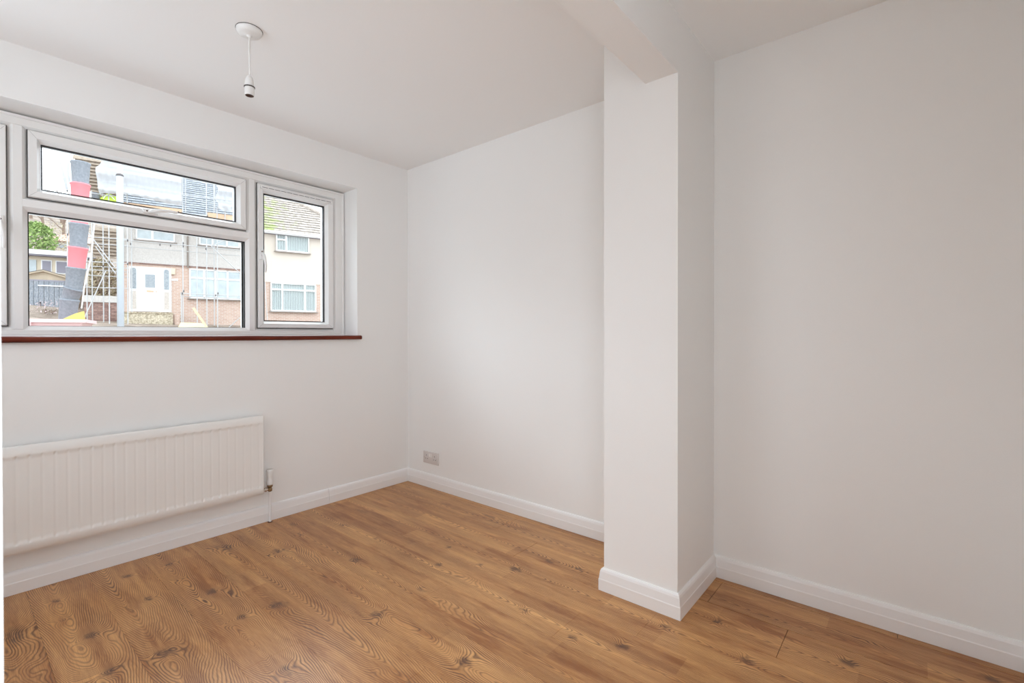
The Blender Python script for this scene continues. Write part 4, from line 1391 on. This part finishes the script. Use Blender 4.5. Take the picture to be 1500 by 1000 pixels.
BO = (-5.0, 6.5, 3.6)
bu = xroot('bungalow', BO, 'cream flat-roofed building with a white fascia behind the garage', 'house')
XB().box(-8.0, -2.6, 5.0, 9.5, 3.2, 5.0).build('wall', M['bung'], bu, BO)
XB().box(-8.2, -2.4, 4.55, 9.8, 5.05, 5.27).build('fascia_roof', M['white_x'], bu, BO)
XB().box(-8.15, -2.45, 4.62, 9.7, 4.985, 5.05).build('soffit', M['soffit'], bu, BO)
XB().box(-5.6, -4.67, 4.94, 5.0, 3.9, 4.80).build('garage_panel', M['pane_x'], bu, BO)
for a, c in ((-4.46, -4.15), (-3.94, -3.4)):
    f = XB().box(a - 0.04, c + 0.04, 4.96, 5.0, 4.18, 4.83).build('window', M['white_x'], bu, BO)
    XB().box(a, c, 4.945, 4.97, 4.23, 4.78).build('pane', M['soffit'], f, BO)

FO = (-7.2, 30, 8.0)
fh = xroot('far_house', FO, 'distant white house with a terracotta hipped roof on the hillside', 'house')
XB().box(-8.3, -4.5, 28.5, 33, 7.6, 9.25).build('wall', M['cream'], fh, FO)
b = XB()
b.add([(-8.7, 28.0, 9.15), (-4.1, 28.0, 9.15), (-4.1, 33.4, 9.15), (-8.7, 33.4, 9.15), (-6.9, 30.6, 10.35), (-5.9, 30.6, 10.35)], [(0, 1, 5, 4), (1, 2, 5), (2, 3, 4, 5), (3, 0, 4), (3, 2, 1, 0)])
b.build('roof', M['terracotta'], fh, FO)
for a in (-7.6, -6.2):
    f = XB().box(a, a + 0.7, 28.44, 28.5, 8.2, 9.0).build('window', M['white_x'], fh, FO)
    XB().box(a + 0.06, a + 0.64, 28.42, 28.46, 8.26, 8.94).build('pane', M['pane_obs'], f, FO)


# ---- planting
def leaf_ball(c, r, n, size, seed, squash=1.0, shell=0.55):
    """n small leaf quads in an ellipsoid shell with lumpy outline"""
    rng = random.Random(seed)
    b = XB()
    lumps = [(Vector((rng.gauss(0, 1), rng.gauss(0, 1), rng.gauss(0, 1))).normalized(), rng.uniform(0.1, 0.35)) for _ in range(14)]
    for _ in range(n):
        d = Vector((rng.gauss(0, 1), rng.gauss(0, 1), rng.gauss(0, 1))).normalized()
        k = 0.78
        for ld, la in lumps:
            k += la * max(0, d.dot(ld) - 0.75) * 2.5
        k *= shell + (1 - shell) * rng.random() ** 0.5
        p = Vector(c) + Vector((d.x * r[0], d.y * r[1], d.z * r[2])) * k
        a = Vector((rng.gauss(0, 1), rng.gauss(0, 1), rng.gauss(0, 1))).normalized()
        e = a.orthogonal().normalized()
        f = a.cross(e)
        s = size * rng.uniform(0.6, 1.3)
        b.add([p - e * s, p + f * s * 0.55, p + e * s, p - f * s * 0.55], [(0, 1, 2, 3)])
    return b


def shrub(name, org, r, h, n, size, leafm, label, cat, seed, part='foliage'):
    t = xroot(name, org, label, cat)
    tag(leaf_ball((org[0], org[1], org[2] + h), r, n, size, seed).build(part, M[leafm], t, org, fix=False), kind='stuff')
    b = XB()
    rng = random.Random(seed)
    for k in range(7):
        a = rng.uniform(0, 6.28)
        b.tube([org, (org[0] + r[0] * 0.25 * math.cos(a), org[1] + r[1] * 0.25 * math.sin(a), org[2] + h * 0.6), (org[0] + r[0] * 0.6 * math.cos(a + 0.4), org[1] + r[1] * 0.6 * math.sin(a + 0.4), org[2] + h * 1.15)], [0.05, 0.035, 0.012], 5)
    b.build('stem', M['twig'], t, org)
    return t


shrub('evergreen_bush', (-5.75, 10.5, 5.0), (1.05, 0.9, 1.45), 1.45, 2600, 0.085, 'leaf1', 'round bright green bush behind the flat-roofed building', 'bush', 11)
shrub('dry_hedge', (-1.88, 2.2, 2.2), (0.60, 0.5, 1.45), 1.45, 1500, 0.07, 'leaf2', 'pale dry hedge seen through the scaffold tubes', 'hedge', 12)
shrub('blossom_shrub', (-3.55, 0.6, 1.75), (0.62, 0.35, 0.55), 0.42, 260, 0.030, 'blossom', 'twiggy shrub with pale pink blossom against the grey garage doors', 'shrub', 13, 'blossom')
shrub('brown_thicket', (-6.6, 18.0, 6.2), (1.7, 0.8, 1.7), 1.3, 900, 0.06, 'leaf2', 'brown thicket between the green bush and the white far house', 'bush', 14)


def bare_tree(seed):
    rng = random.Random(seed)
    tb, wb = XB(), XB()
    tb.tube([(0, 0, 0), (0.05, 0, 1.2), (-0.05, 0.05, 2.6)], [0.16, 0.12, 0.08], 6)

    def grow(p, d, l, r, k):
        q = p + d * l
        wb.tube([p, p + d * l * 0.5 + Vector((rng.uniform(-.08, .08), rng.uniform(-.08, .08), 0)), q], [r, r * 0.8, r * 0.6], 4, cap=False)
        if k > 0:
            for _ in range(3):
                nd = (d + Vector((rng.gauss(0, .5), rng.gauss(0, .5), rng.gauss(0.15, .3)))).normalized()
                grow(q, nd, l * 0.72, r * 0.6, k - 1)
    for i in range(5):
        a = i * 1.26 + rng.random()
        grow(Vector((0, 0, 1.3 + 0.3 * i)), Vector((math.cos(a), math.sin(a), 1.1)).normalized(), 1.1, 0.05, 3)
    return tb, wb


def ground_z(y):
    for (a, za), (c, zc) in zip(prof[:-1], prof[1:]):
        if a <= y <= c:
            return za + (zc - za) * (y - a) / (c - a)
    return prof[-1][1]


spots = [(-13.8, 38), (-11.2, 44), (-8.6, 38), (-8.4, 48), (-13.6, 52), (-10.9, 52)]
proto = None
for i, (s, y) in enumerate(spots):
    p = W2((s, y, 0))
    zz = ground_z(p.y) - 0.05
    if proto is None:
        proto = xroot('bare_tree', (s, y, zz), 'leafless brown tree on the hillside beyond the flat-roofed building', 'tree', group='bare trees on the hillside')
        tb, wb = bare_tree(5)
        t1 = MB.build(tb, 'trunk', M['twig'], proto)
        t2 = tag(MB.build(wb, 'branches', M['twig'], proto, fix=False), kind='stuff')
    else:
        o = proto.copy()
        COL.objects.link(o)
        for c in (t1, t2):
            k = c.copy()
            COL.objects.link(k)
            k.parent = o
        o.location = (p.x, p.y, zz)
        o.rotation_euler = (0, 0, i * 1.1)
        o.scale = (1, 1, 0.85 + 0.07 * (i % 4))
